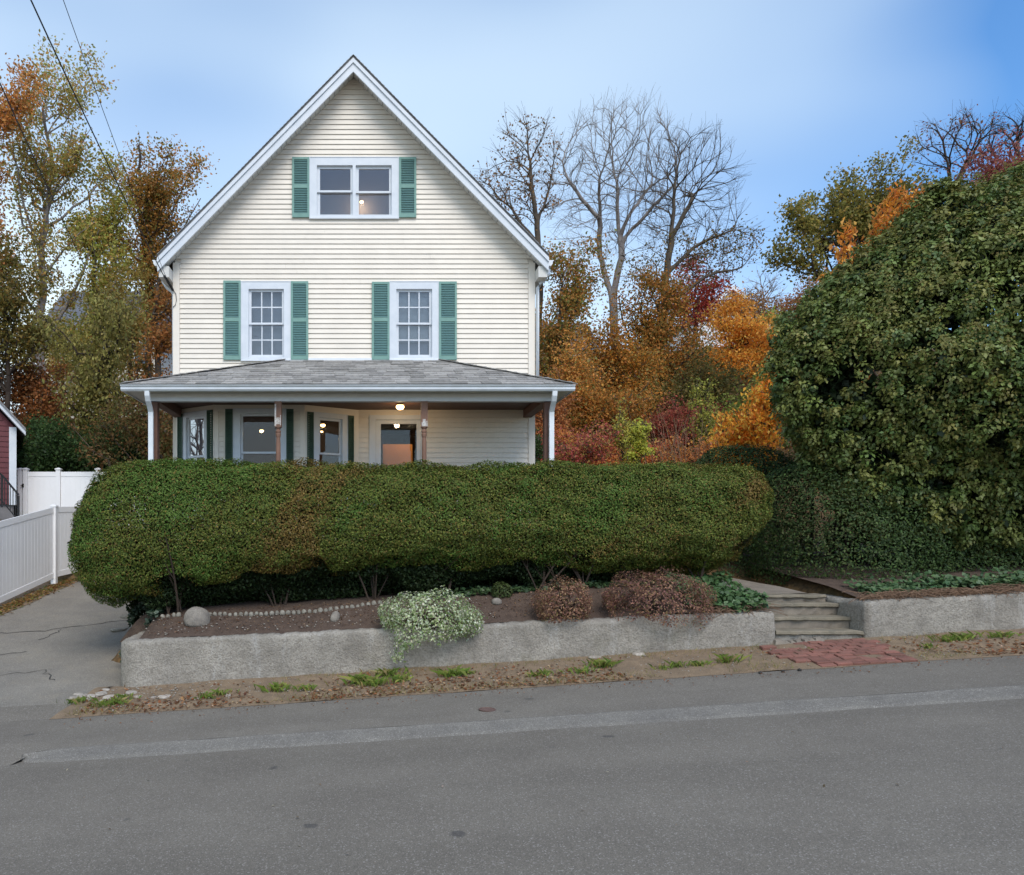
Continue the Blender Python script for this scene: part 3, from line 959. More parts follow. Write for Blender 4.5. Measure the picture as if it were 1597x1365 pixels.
MB().tube([(3.66, 14.92, 7.64), (3.65, 14.92, 7.52), (3.60, 14.93, 7.45), (3.47, 14.94, 7.36), (3.435, 14.94, 7.28), (3.435, 14.94, 5.0)], .036, 8).build('downspout', M['gutter'], house, smooth=True)
MB().tube([(-4.27, 15.2, 7.64), (-4.25, 15.2, 7.48), (-4.17, 15.2, 7.36), (-4.06, 15.2, 7.28), (-4.035, 15.2, 7.2), (-4.035, 15.2, 5.2)], .036, 8).build('downspout', M['gutter'], house, smooth=True)
MB().tube([(-4.08, 14.66, 7.42), (-4.0, 14.9, 7.27), (-3.985, 14.94, 7.22)], .028, 6).build('service_bracket', M['iron'], house)
MB().tube([(-3.985, 14.94, 7.24), (-3.93, 14.955, 7.16), (-3.915, 14.955, 7.03), (-3.94, 14.955, 6.93), (-3.99, 14.95, 6.88)], .007, 5).build('service_cable', M['wire'], house)


def window(parent, fr, outer, units, flat=False, casing=M['trim'], back='curtain', depth=.10, name='window', glass='glass_screen'):
    """a cased double-hung window; units: dict(s=(u0,u1,z0,z1) sash opening, g=(u0,u1,z0,z1) glass, rail=z, muntin=bool)"""
    U0, U1, Z0, Z1 = outer
    mb = MB()
    us = sorted(u['s'] for u in units)
    edges = [U0] + [e for s in us for e in s[:2]] + [U1]
    for a, b in zip(edges[::2], edges[1::2]): mb.fbox(fr, a, b, -depth, .034, Z0, Z1)
    for s in us:
        mb.fbox(fr, s[0], s[1], -depth, .034, s[3], Z1); mb.fbox(fr, s[0], s[1], -depth, .034, Z0, s[2])
    for a, b in ((U0 - .012, U0 + .004), (U1 - .004, U1 + .012)): mb.fbox(fr, a, b, .0, .042, Z0, Z1 + .014)
    mb.fbox(fr, U0 + .005, U1 - .005, .0, .042, Z1, Z1 + .014)
    mb.fbox(fr, U0 - .01, U1 + .01, .0, .058, Z0 - .028, Z0 - .001)
    w = mb.build(name, casing, parent)
    tgt = parent if flat else w
    for u in units:
        s, g, rz = u['s'], u['g'], u['rail']
        for nm, za, zb, ga, gb, w0, w1 in (('upper_sash', rz - .02, s[3], rz + .02, g[3], -.052, -.018), ('lower_sash', s[2], rz + .012, g[2], rz - .022, -.09, -.054)):
            m2 = MB()
            m2.fbox(fr, s[0], g[0], w0, w1, za, zb).fbox(fr, g[1], s[1], w0, w1, za, zb)
            m2.fbox(fr, g[0], g[1], w0, w1, gb, zb).fbox(fr, g[0], g[1], w0, w1, za, ga)
            if u.get('muntin') and not (nm == 'lower_sash' and u.get('faint')):
                t = .012
                for k in (1, 2):
                    um = g[0] + (g[1] - g[0]) * k / 3
                    m2.fbox(fr, um - t, um + t, w0 + .008, w1 - .006, ga, gb)
                zm = (ga + gb) / 2
                m2.fbox(fr, g[0], g[1], w0 + .009, w1 - .007, zm - t, zm + t)
            m2.build(nm, M['trim'], tgt)
            MB().fbox(fr, g[0], g[1], (w0 + w1) / 2 - .002, (w0 + w1) / 2 + .002, ga, gb).build('pane', M[u.get('glass', glass)], tgt)
        if back:
            MB().fbox(fr, s[0], s[1], -.20, -.19, s[2], s[3]).build('window_screen', M[back], tgt)
        if u.get('blind'):
            MB().fbox(fr, s[0], s[1], -.16, -.15, u['blind'], s[3]).build('roller_blind', M['blind'], tgt)
    return w


def shutter(parent, fr, u0, u1, z0, z1, dark=False, midz=None, w0=.023, label=None):
    fm, sm_ = (M['shutter_dark'], M['shutter_dark']) if dark else (M['shutter'], M['shutter_slat'])
    mid = z0 + (z1 - z0) * .50 if midz is None else midz
    w1 = w0 + .034; sw = min(.042, (u1 - u0) * .16)
    mb = MB()
    mb.fbox(fr, u0, u0 + sw, w0, w1, z0, z1).fbox(fr, u1 - sw, u1, w0, w1, z0, z1)
    for a, b in ((z0, z0 + .085), (mid - .04, mid + .04), (z1 - .05, z1)):
        mb.fbox(fr, u0 + sw, u1 - sw, w0 + .001, w1 - .003, a, b)
    mb.fbox(fr, u0 + sw, u1 - sw, w0 + .001, w0 + .006, z0 + .02, z1 - .02)
    s = mb.build('shutter', fm, parent, label=label) if label else mb.build('shutter', fm, parent)
    m2 = MB()
    for a, b in ((z0 + .09, mid - .045), (mid + .045, z1 - .055)):
        n = int((b - a) / .034)
        for k in range(n):
            zc = a + (b - a) * (k + .5) / n
            p = [fr.p(u0 + sw, w1 - .006, zc - .013), fr.p(u1 - sw, w1 - .006, zc - .013), fr.p(u1 - sw, w0 + .007, zc + .006), fr.p(u0 + sw, w0 + .007, zc + .006),
                 fr.p(u0 + sw, w1 - .006, zc - .006), fr.p(u1 - sw, w1 - .006, zc - .006), fr.p(u1 - sw, w0 + .007, zc + .013), fr.p(u0 + sw, w0 + .007, zc + .013)]
            m2.hexa(p)
    m2.build('louvre_slats', sm_, parent if parent is not house else s, kind='stuff')
    return s


window(house, F0, openings['w2l'], [dict(s=(hx(388), hx(443), hz(557.8), hz(451.6)), g=(hx(392), hx(439.6), hz(552.5), hz(455)), rail=hz(504.4), muntin=True)])
window(house, F0, openings['w2r'], [dict(s=(hx(618), hx(673.7), hz(557.8), hz(451.6)), g=(hx(622), hx(669.6), hz(552.5), hz(455)), rail=hz(504.4), muntin=True, blind=hz(531))])
window(house, F0, openings['w3'], [dict(s=(hx(494.4), hx(550), hz(336), hz(259)), g=(hx(499), hx(546.6), hz(333), hz(263)), rail=hz(297.8)),
                                  dict(s=(hx(555), hx(610.7), hz(336), hz(259)), g=(hx(559.5), hx(607), hz(333), hz(263)), rail=hz(299))], back=None)
shutter(house, F0, hx(349), hx(376), hz(562), hz(439), midz=hz(499.5))
shutter(house, F0, hx(454), hx(481), hz(562), hz(440), midz=hz(500))
shutter(house, F0, hx(580), hx(607.4), hz(562), hz(441), midz=hz(499.5))
shutter(house, F0, hx(684.4), hx(712), hz(562), hz(440.5), midz=hz(499.5))
shutter(house, F0, hx(456), hx(482.8), hz(340.5), hz(247), midz=hz(292))
shutter(house, F0, hx(622.3), hx(649), hz(340.5), hz(247), midz=hz(292))

# rooms behind the glass
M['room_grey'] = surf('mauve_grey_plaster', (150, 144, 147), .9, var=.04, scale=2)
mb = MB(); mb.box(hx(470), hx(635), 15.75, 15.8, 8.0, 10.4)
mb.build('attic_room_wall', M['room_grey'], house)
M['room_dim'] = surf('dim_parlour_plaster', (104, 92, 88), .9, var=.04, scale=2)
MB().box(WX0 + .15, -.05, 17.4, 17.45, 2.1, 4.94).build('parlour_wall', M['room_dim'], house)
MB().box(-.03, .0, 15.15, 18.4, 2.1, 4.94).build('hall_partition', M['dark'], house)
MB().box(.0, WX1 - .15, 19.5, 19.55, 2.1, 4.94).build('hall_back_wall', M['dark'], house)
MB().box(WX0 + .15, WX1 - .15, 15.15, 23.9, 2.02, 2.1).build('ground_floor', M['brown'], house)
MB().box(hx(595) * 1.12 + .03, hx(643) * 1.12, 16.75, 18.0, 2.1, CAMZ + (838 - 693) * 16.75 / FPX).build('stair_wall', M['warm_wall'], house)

# bay window on the porch
bA, bB, bC, bD = (-3.925, 15.0), (-3.03, 14.42), (-1.26, 14.42), (hx(557), 15.0)
bay_mb = MB()
facets = []
for p, q in ((bA, bB), (bB, bC), (bC, bD)):
    facets.append(Frame(p[0], p[1], q[0] - p[0], q[1] - p[1]))
def fu(fr, px):
    """distance along a facet at which the photograph shows column px"""
    k = (px - CX) / FPX
    # o + u*t : X = k*Y
    return (k * fr.o[1] - fr.o[0]) / (fr.u[0] - k * fr.u[1])
def fz(fr, u, py):
    return CAMZ + (CY - py) * (fr.o[1] + fr.u[1] * u) / FPX

bay = MB().poly([(bA[0], 15, CEIL - .002), (bB[0], 14.42, CEIL - .002), (bC[0], 14.42, CEIL - .002), (bD[0], 15, CEIL - .002)]).poly(
    [(bA[0], 15, 2.15), (bB[0], 14.42, 2.15), (bC[0], 14.42, 2.15), (bD[0], 15, 2.15)]).build('bay_window', M['corner'], house)
spec = [  # shutter, trim, glass, shutter (columns), glass top row, meeting rail row, glass kind
    ((279.5, 287), (288, 325), (294, 317), (325.4, 334), 655, 712, 'glass_mirror'),
    ((352, 363.6), (364, 446.6), (378.5, 430), (447, 458), 649, 706, 'glass'),
    ((478, 487.6), (488, 541), (500, 530), (541.4, 550), 655, 708, 'glass')]
for fr, (s1, tr, gl, s2, gt, rl, gk), (p, q) in zip(facets, spec, ((bA, bB), (bB, bC), (bC, bD))):
    L = math.hypot(q[0] - p[0], q[1] - p[1])
    t0, t1, g0, g1 = fu(fr, tr[0]), fu(fr, tr[1]), fu(fr, gl[0]), fu(fr, gl[1])
    zt = fz(fr, g0, gt); zr = fz(fr, (g0 + g1) / 2, rl); zb = 2.62
    ZT = zt + .13; ZB = 2.50
    for a, b in ((0, t0), (t1, L)):
        mb = MB(); mb.fbox(fr, a, b, -.08, 0, 2.15, CEIL - .13)
        mb.build('bay_panel', M['clap'], bay)
        zc = 2.15
        while zc < CEIL - .14:
            m2 = MB(); zd = min(zc + course, CEIL - .13)
            m2.hexa([fr.p(a, .019, zc), fr.p(b, .019, zc), fr.p(b, .001, zc), fr.p(a, .001, zc), fr.p(a, .005, zd - .012), fr.p(b, .005, zd - .012), fr.p(b, .001, zd - .012), fr.p(a, .001, zd - .012)])
            m2.build('clapboard', M['clap'], bay); zc += course
    MB().fbox(fr, t0, t1, -.08, 0, ZT, CEIL - .13).fbox(fr, t0, t1, -.08, 0, 2.15, ZB).build('bay_panel', M['clap'], bay)
    MB().fbox(fr, -.02, L + .02, -.03, .03, CEIL - .13, CEIL - .004).build('bay_frieze', M['corner'], bay)
    for a, b in ((-.02, .085), (L - .085, L + .02)): MB().fbox(fr, a, b, .002, .03, 2.15, CEIL - .131).build('corner_trim', M['corner'], bay)
    window(bay, fr, (t0, t1, ZB, ZT), [dict(s=(g0 - .045, g1 + .045, zb - .05, zt + .045), g=(g0, g1, zb, zt), rail=zr)], flat=True, back=None, name='casing', glass=gk)
    if gk == 'glass' and gt == 649:
        MB().fbox(fr, g0 - .03, g1 + .03, -.16, -.15, fz(fr, g0, 662), zt + .03).build('roller_blind', M['brown'], bay)
    if gk == 'glass_mirror':
        MB().fbox(fr, g0 - .03, g1 + .03, -.16, -.15, zb, zt + .03).build('window_screen', M['blind'], bay)
    for s in (s1, s2): shutter(bay, fr, fu(fr, s[0]), fu(fr, s[1]), 2.5, ZT, dark=True)

# front door with its storm door
D0, D1, DT = hx(576), hx(663), hz(648)
mb = MB()
mb.fbox(F0, D0, hx(586), -.12, .036, 2.1, DT).fbox(F0, hx(656.5), D1, -.12, .036, 2.1, DT).fbox(F0, hx(586), hx(656.5), -.12, .036, hz(655), DT)
door_c = mb.build('door_casing', M['trim'], house)
mb = MB()
for a, b, c, d in ((hx(586.2), hx(594), 2.12, hz(655.2)), (hx(650), hx(656.3), 2.12, hz(655.2)), (hx(594), hx(650), hz(661), hz(655.2)), (hx(594), hx(650), 2.12, 2.4)):
    mb.fbox(F0, a, b, -.05, -.015, c, d)
sd_ = mb.build('storm_door', M['trim'], house)
MB().fbox(F0, hx(594), hx(650), -.035, -.031, 2.4, hz(661)).build('pane', M['glass'], sd_)
MB().fbox(F0, hx(588), hx(590.5), -.014, .03, 2.95, 3.05).build('handle', M['brass'], sd_)

# porch
porch_y0, beam_x0, beam_x1 = 13.22, -3.955, 3.315
MB().box(beam_x0, beam_x1, porch_y0, 14.99, 1.98, FLOOR - .005).build('porch_floor', M['brown'], house)
n = 14
for k in range(n):
    y0 = 13.37 + (14.99 - 13.37) * k / n; y1 = 13.37 + (14.99 - 13.37) * (k + 1) / n - .006
    MB().box(beam_x0 + .17, beam_x1 - .17, y0, y1, CEIL, CEIL + .02).build('ceiling_board', M['ceiling'], house)
MB().box(beam_x0, beam_x1, 13.2, 14.99, CEIL + .021, CEIL + .04).build('porch_ceiling', M['ceiling'], house)
MB().box(beam_x0, beam_x1, 13.24, 13.365, 4.655, CEIL - .002).build('porch_beam', M['trim'], house)
MB().box(beam_x0, beam_x1, 13.232, 13.239, 4.72, CEIL - .004).build('beam_trim', M['soffit'], house)
for a, b in ((beam_x0, beam_x0 + .165), (beam_x1 - .165, beam_x1)):
    MB().box(a, b, 13.366, 14.97, 4.64, CEIL - .002).build('side_beam', M['brown'], house)
ex0, ex1, ey = -4.33, 3.60, 12.99
MB().box(ex0, ex1, ey, 13.235, CEIL - .001, CEIL + .018).box(ex0, beam_x0, 13.236, 15.0, CEIL - .001, CEIL + .018).box(beam_x1, ex1, 13.236, 15.0, CEIL - .001, CEIL + .018).build('porch_soffit', M['soffit'], house)
MB().box(ex0, ex1, ey - .022, ey - .001, 4.775, 4.875).box(ex0 - .02, ex0, ey, 15, 4.775, 4.875).box(ex1, ex1 + .02, ey, 15, 4.775, 4.875).build('porch_fascia', M['trim'], house)
prof = [(0, 4.772), (.062, 4.772), (.085, 4.80), (.088, 4.838), (.112, 4.856), (.118, 4.872), (.108, 4.872), (0, 4.868)]
mb = MB()
rows = [[(x, ey - .023 - a, b) for a, b in prof] for x in (ex0 - .025, ex1 + .025)]
mb.grid(rows); [mb.poly(r) for r in rows]
mb.build('porch_gutter', M['gutter'], house)
def dspout(x):
    mb = MB()
    for pts in ([(x, 12.93, 4.775), (x, 12.94, 4.69), (x, 12.99, 4.60), (x, 13.08, 4.52), (x, 13.15, 4.44), (x, 13.155, 4.36), (x, 13.155, 1.5)],):
        b = len(mb.v)
        for p in pts:
            for dx_, dy_ in ((-.042, -.03), (.042, -.03), (.042, .03), (-.042, .03)): mb.v.append((p[0] + dx_, p[1] + dy_, p[2]))
        for i in range(len(pts) - 1):
            for k in range(4):
                k2 = (k + 1) % 4
                mb.f.append((b + i * 4 + k, b + i * 4 + k2, b + i * 4 + 4 + k2, b + i * 4 + 4 + k))
    return mb.build('downspout', M['gutter'], house)
dspout(-3.90); dspout(3.275)
for a in (beam_x0 + .005, beam_x1 - .145): MB().box(a, a + .14, 13.235, 13.37, FLOOR, 4.64).build('porch_post', M['brown'], house)
for px in (434, 661.5):
    x = (px - CX) * 13.3 / FPX; y = 13.3
    mb = MB(); mb.box(x - .06, x + .06, y - .06, y + .06, 4.19, 4.654).box(x - .06, x + .06, y - .06, y + .06, FLOOR, 3.1)
    mb.lathe(x, y, [(.05, 4.19), (.054, 4.175), (.036, 4.16), (.036, 4.14), (.052, 4.125), (.05, 4.10), (.04, 4.09), (.05, 4.07), (.046, 4.03), (.036, 4.0), (.042, 3.9), (.044, 3.6), (.038, 3.3), (.05, 3.2), (.05, 3.1)])
    pst = mb.build('turned_post', M['post'], house)
    m2 = MB()
    for (a, b, c, d) in ((-.052, .03, 4.20, 4.27), (-.03, .02, 4.27, 4.33), (.035, .056, 4.2, 4.30)) if px > 500 else ((-.058, -.03, 4.2, 4.6), (-.03, .035, 4.24, 4.36), (.04, .056, 4.22, 4.4)):
        m2.box(x + a, x + b, y - .0635, y - .0605, c, d)
    m2.build('peeling_paint', M['peel'], pst)
# balustrade behind the hedge
rl = MB()
for x0, x1 in ((-3.8, -1.72), (-1.57, .93), (1.06, 3.16)):
    rl.box(x0, x1, 13.27, 13.34, 3.0, 3.05).box(x0, x1, 13.275, 13.335, 2.28, 2.33)
rl = rl.build('balustrade', M['white_rail'], house)
bal = None
for x0, x1 in ((-3.8, -1.72), (-1.57, .93), (1.06, 3.16)):
    n = int((x1 - x0) / .13)
    for k in range(n):
        x = x0 + (x1 - x0) * (k + .5) / n
        if bal is None:
            bal = MB().box(x - .018, x + .018, 13.287, 13.323, 2.331, 2.999).build('baluster', M['white_rail'], rl, origin=(x, 13.305, 2.331))
        else: link(bpy.data.objects.new('baluster', bal.data), rl, (x, 13.305, 2.331))
lt = MB()
for k in range(-12, 62):
    x = beam_x0 + k * .15
    for s in (1, -1):
        a, b = (x, .9), (x + s * 1.08, 1.98)
        def clip(p, q):
            out = []
            for (u, v) in (p, q): out.append((min(max(u, beam_x0), beam_x1), v))
            return out
        if min(a[0], b[0]) < beam_x0 or max(a[0], b[0]) > beam_x1: continue
        lt.bar((a[0], 13.30 + .01 * s, a[1]), (b[0], 13.30 + .01 * s, b[1]), .008, .035, up=(0, 1, 0))
lt.build('porch_lattice', M['lattice'], house, kind='stuff')
MB().box(beam_x0, beam_x1, 13.9, 13.95, .6, 1.97).build('crawl_space_back', M['dark'], house)

# porch roof: deck, then shingles one by one on the front slope
RX0, RX1, TX0, TX1, RY0, RY1, RZ0, RZ1 = -4.36, 3.63, -1.77, 1.5, 12.915, 14.985, 4.885, 5.80
mb = MB()
mb.poly([(RX0, RY0, RZ0), (RX1, RY0, RZ0), (TX1, RY1, RZ1), (TX0, RY1, RZ1)])
mb.poly([(RX0, RY0, RZ0), (TX0, RY1, RZ1), (RX0, RY1, RZ0)]); mb.poly([(RX1, RY0, RZ0), (RX1, RY1, RZ0), (TX1, RY1, RZ1)])
mb.poly([(RX0, RY1, RZ0), (TX0, RY1, RZ1), (TX1, RY1, RZ1), (RX1, RY1, RZ0)])
mb.poly([(RX0, RY0, RZ0), (RX0, RY1, RZ0), (RX1, RY1, RZ0), (RX1, RY0, RZ0)])
proof = mb.build('porch_roof', M['roof'], house)
MB().box(RX0, RX1, RY0 - .004, RY0 + .1, RZ0 - .012, RZ0 - .002).build('drip_edge', M['far_roof'], proof)
sl = np.array([0, RY1 - RY0, RZ1 - RZ0]); sl_len = np.linalg.norm(sl); sl_u = sl / sl_len
ang = math.atan2(sl[2], sl[1]); NR = 13; expo = sl_len / NR
um = MB().hexa([(0, 0, 0), (1, 0, 0), (1, 1.25, -.6), (0, 1.25, -.6), (0, 0, 1), (1, 0, 1), (1, 1.25, .1), (0, 1.25, .1)])
shing = None; r_ = np.random.default_rng(5); count = 0
for i in range(NR):
    t = i / NR
    xa, xb = RX0 + (TX0 - RX0) * t + .01, RX1 + (TX1 - RX1) * t - .01
    x = xa - r_.uniform(0, .05)
    while x < xb - .02:
        w = min(r_.choice([.17, .26, .34, .42], p=[.25, .35, .25, .15]) * r_.uniform(.9, 1.1), xb - x)
        x_ = max(x, xa)
        p = np.array([x_, RY0, RZ0]) + sl_u * (i * expo) + np.array([0, -sin(ang), cos(ang)]) * .012
        if shing is None:
            shing = um.build('shingle', M['roof'], proof, origin=(0, 0, 0)); o = shing
            o.location = p - ORG[proof]
        else:
            o = bpy.data.objects.new('shingle', shing.data); link(o, proof, p)
        o.rotation_euler = (ang, 0, 0)
        o.scale = (max(.02, w - .004 - (x_ - x)), expo, r_.choice([.008, .013, .02]))
        x += w; count += 1
for a, b in (((RX0, RY0, RZ0), (TX0, RY1, RZ1)), ((RX1, RY0, RZ0), (TX1, RY1, RZ1))):
    a, b = np.array(a), np.array(b)
    for k in range(14):
        p, q = a + (b - a) * k / 14, a + (b - a) * (k + 1.1) / 14
        MB().bar(p + (0, 0, .026), q + (0, 0, .018), .2, .012).build('hip_cap', M['roof'], proof)
MB().box(TX0, TX1, 14.955, 14.975, RZ1 - .02, RZ1 + .05).build('wall_flashing', M['gutter'], proof)

# lit lamps
def lamp(name, x, y, z, r, label, power, up=True):
    e = empty(name, (x, y, z), label, 'lamp')
    MB().lathe(x, y, [(r * .75, z + r * .02), (r * .8, z + r * .35), (r * .5, z + r * .5)], 12).build('fitting', M['brass'], e, smooth=True)
    MB().lathe(x, y, [(r * .25, z - r * .95), (r * .7, z - r * .8), (r * .95, z - r * .4), (r * .8, z)], 12).build('lamp_shade', M['lamp'], e, smooth=True)
    ld = bpy.data.lights.new(name + '_bulb', 'POINT'); ld.energy = power; ld.color = (1, .72, .42); ld.shadow_soft_size = .06
    lo = bpy.data.objects.new(name + '_bulb', ld); link(lo, e, (x, y, z - r * 1.6))
    return e
q = P(624, 634, 14.2); lamp('porch_light', q[0], 14.2, CEIL - .05, .085, 'lit glass bowl light on the dark porch ceiling above the front door', 5)
q = P(408, 671, 15.9); lamp('pendant_lamp', q[0], 15.9, q[2], .05, 'lit pendant lamp seen through the wide middle pane of the bay window', 3)
q = P(503.5, 662, 16.4); lamp('ceiling_lamp', q[0], 16.4, q[2], .06, 'upper lit lamp behind the right-hand pane of the bay window', 2)
q = P(501.8, 672.5, 15.8); lamp('table_lamp', q[0], 15.8, q[2], .03, 'small lower lit bulb behind the right-hand pane of the bay window', 1)
q = P(564, 314, 15.55); lamp('wall_lamp', q[0], 15.55, q[2], .045, 'lit lamp behind the right half of the attic window in the gable', 3)
ld = bpy.data.lights.new('hall_bulb', 'POINT'); ld.energy = 14; ld.color = (1, .72, .42); ld.shadow_soft_size = .08
e = empty('hall_lamp', (.9, 16.1, 4.72), 'lit hall ceiling lamp inside the front door', 'lamp')
MB().lathe(.9, 16.1, [(.03, 4.74), (.1, 4.78), (.11, 4.86), (.05, 4.93)], 12).build('lamp_shade', M['lamp'], e, smooth=True)
lo = bpy.data.objects.new('hall_bulb', ld); link(lo, e, (.9, 16.1, 4.64))

# ------------------------------------------------------------------ white fences, neighbours, wires
def fence_post(parent, x, y, z0, z1, w=.127):
    mb = MB().box(x - w / 2, x + w / 2, y - w / 2, y + w / 2, z0, z1 - .06)
    c = w / 2 + .02
    mb.box(x - c, x + c, y - c, y + c, z1 - .06, z1 - .03)
    mb.hexa([(x - c, y - c, z1 - .03), (x + c, y - c, z1 - .03), (x + c, y + c, z1 - .03), (x - c, y + c, z1 - .03),
             (x - .02, y - .02, z1), (x + .02, y - .02, z1), (x + .02, y + .02, z1), (x - .02, y + .02, z1)])
    return mb.build('post', M['vinyl'], parent)


def fence_panel(parent, a, b, za0, za1, zb0, zb1, bw=.15):
    """racked vinyl panel from a to b: bottom za0 -> zb0, top za1 -> zb1"""
    a, b = np.array(a, float), np.array(b, float); L = np.linalg.norm(b - a); d = (b - a) / L; nn = np.array([-d[1], d[0]])
    def pt(t, o, z): q = a + d * t + nn * o; return (q[0], q[1], z)
    def zz(t, f): return (za0 + (zb0 - za0) * t / L) * (1 - f) + (za1 + (zb1 - za1) * t / L) * f
    def slab(t0, t1, o, lo, hi):
        return [pt(t0, -o, lo(t0)), pt(t1, -o, lo(t1)), pt(t1, o, lo(t1)), pt(t0, o, lo(t0)), pt(t0, -o, hi(t0)), pt(t1, -o, hi(t1)), pt(t1, o, hi(t1)), pt(t0, o, hi(t0))]
    MB().hexa(slab(0, L, .022, lambda t: zz(t, 1) - .14, lambda t: zz(t, 1))).build('rail', M['vinyl'], parent)
    MB().hexa(slab(0, L, .022, lambda t: zz(t, 0), lambda t: zz(t, 0) + .14)).build('rail', M['vinyl'], parent)
    n = max(1, int(L / bw))
    for k in range(n):
        t0, t1 = L * k / n + .004, L * (k + 1) / n - .004
        MB().hexa(slab(t0, t1, .011, lambda t: zz(t, 0) + .13, lambda t: zz(t, 1) - .13)).build('board', M['vinyl'], parent)
    MB().hexa(slab(.0, L, .006, lambda t: zz(t, 0) + .12, lambda t: zz(t, 1) - .12)).build('tongue_backing', M['vinyl'], parent)

fn = empty('vinyl_fence', (-8.2, 18, .9), 'long white vinyl board fence stepping up along the left side of the driveway', 'fence')
pA, pB, pC, pD = (-8.33, 16.25), (-8.14, 19.0), (-7.62, 21.3), (-8.45, 13.5)
fence_post(fn, *pD, .2, 2.3); fence_post(fn, *pA, .5, 2.62); fence_post(fn, *pB, .85, 3.05); fence_post(fn, *pC, 1.1, 3.2)
fence_panel(fn, (-8.445, 13.57), (-8.335, 16.18), .30, 2.12, .67, 2.50)
fence_panel(fn, (-8.325, 16.32), (-8.145, 18.93), .68, 2.52, 1.14, 2.97)
fence_panel(fn, (-8.12, 19.07), (-7.63, 21.24), 1.17, 2.99, 1.38, 3.09)

gt = empty('fence_gate', (-10, 22, 2.4), 'taller white vinyl gate with a black latch beside the red house', 'gate')
for x in (-10.43, -10.27, -9.29, -8.1, -6.2): fence_post(gt, x, 22, 2.1, 4.28, .13)
fence_panel(gt, (-10.2, 22), (-9.36, 22), 2.5, 4.16, 2.5, 4.16)
fence_panel(gt, (-9.22, 22), (-8.17, 22), 2.3, 4.16, 2.3, 4.16)
fence_panel(gt, (-8.03, 22), (-6.27, 22), 2.3, 4.16, 2.3, 4.16)
MB().box(-10.345, -10.30, 21.90, 21.935, 3.70, 3.80).box(-10.38, -10.30, 21.88, 21.90, 3.73, 3.75).build('latch', M['iron'], gt)

rh = empty('red_house', (-12.6, 20.6, 2.0), 'dark red clapboard house with white corner board at the left edge beside the white gate', 'house')
A_, B_ = np.array([-16.0, 18.3]), np.array([-10.2, 21.2])
fr = Frame(A_[0], A_[1], *(B_ - A_)); L = float(np.linalg.norm(B_ - A_)); ZE = 5.35; ZB = 3.15; ZG = 1.8
sl_ = 1.12
MB().hexa([fr.p(0, 0, ZB), fr.p(L, 0, ZB), fr.p(L, -6, ZB), fr.p(0, -6, ZB), fr.p(0, 0, ZE), fr.p(L, 0, ZE), fr.p(L, -6, ZE), fr.p(0, -6, ZE)]).hexa(
    [fr.p(0, 0, ZE), fr.p(L, 0, ZE), fr.p(L, -6, ZE), fr.p(0, -6, ZE), fr.p(L / 2 - .02, 0, ZE + sl_ * L / 2), fr.p(L / 2 + .02, 0, ZE + sl_ * L / 2), fr.p(L / 2 + .02, -6, ZE + sl_ * L / 2), fr.p(L / 2 - .02, -6, ZE + sl_ * L / 2)]).build('wall', M['red'], rh)
MB().fbox(fr, .05, L - .04, -6, -.05, ZG, ZB).build('foundation', M['grey_found'], rh)
z = ZB
while z < ZE + 3.4:
    z1 = z + .15
    u1 = L - .17 if z1 < ZE else L - (z1 - ZE) / sl_ - .02
    u1t = u1 if z1 < ZE else u1
    MB().hexa([fr.p(2.5, .024, z - .003), fr.p(u1, .024, z - .003), fr.p(u1, .001, z), fr.p(2.5, .001, z), fr.p(2.5, .006, z1), fr.p(u1t, .006, z1), fr.p(u1t, .001, z1), fr.p(2.5, .001, z1)]).build('clapboard', M['red'], rh)
    z = z1
MB().fbox(fr, L - .165, L + .025, .0, .034, ZB - .02, ZE + .02).fbox(fr, L, L + .025, -.18, .0, ZB - .02, ZE).build('corner_board', M['trim'], rh)
for w0, w1, d0, d1, nm, mt in ((.05, .28, -.02, -.15, 'rake_board', 'trim'), (-6.2, .32, .05, -.02, 'roof', 'roof_dark')):
    for sg in (1, -1):
        ua, ub = L / 2, (L + .26 if sg > 0 else -.26)
        za, zb = ZE + sl_ * L / 2 + .22, ZE - sl_ * .26 + .22
        MB().hexa([fr.p(ua, w1, za + d1), fr.p(ub, w1, zb + d1), fr.p(ub, w0, zb + d1), fr.p(ua, w0, za + d1), fr.p(ua, w1, za + d0), fr.p(ub, w1, zb + d0), fr.p(ub, w0, zb + d0), fr.p(ua, w0, za + d0)]).build(nm, M[mt], rh)
stp = empty('concrete_stoop', (-10.9, 19.6, 1.4), 'grey concrete stoop at the foot of the red house wall behind the white fence', 'stoop')
for k, (x0, x1, zt) in enumerate(((-12.6, -10.9, 3.05), (-10.9, -10.55, 2.88), (-10.55, -10.2, 2.7))):
    MB().box(x0, x1, 19.2, 20.4, 1.0, zt).build('step', M['concrete'], stp)
sr = empty('stair_railing', (-10.6, 19.3, 2.7), 'black iron stair railing sloping down beside the red house stoop', 'railing')
ra = [P(-30, 722, 19.3), P(3, 741, 19.3), P(29, 772, 19.3)]
for a, b in zip(ra[:-1], ra[1:]):
    MB().bar(a, b, .04, .04).build('handrail', M['iron'], sr); MB().bar(a - (0, 0, .68), b - (0, 0, .68), .025, .025).build('bottom_rail', M['iron'], sr)
for q in ra[1:]: MB().box(q[0] - .02, q[0] + .02, 19.28, 19.32, q[2] - .85, q[2] - .022).build('railing_post', M['iron'], sr)
for k in range(1, 6):
    q = ra[1] + (ra[2] - ra[1]) * k / 6
    MB().box(q[0] - .008, q[0] + .008, 19.292, 19.308, q[2] - .67, q[2] - .023).build('railing_bar', M['iron'], sr)


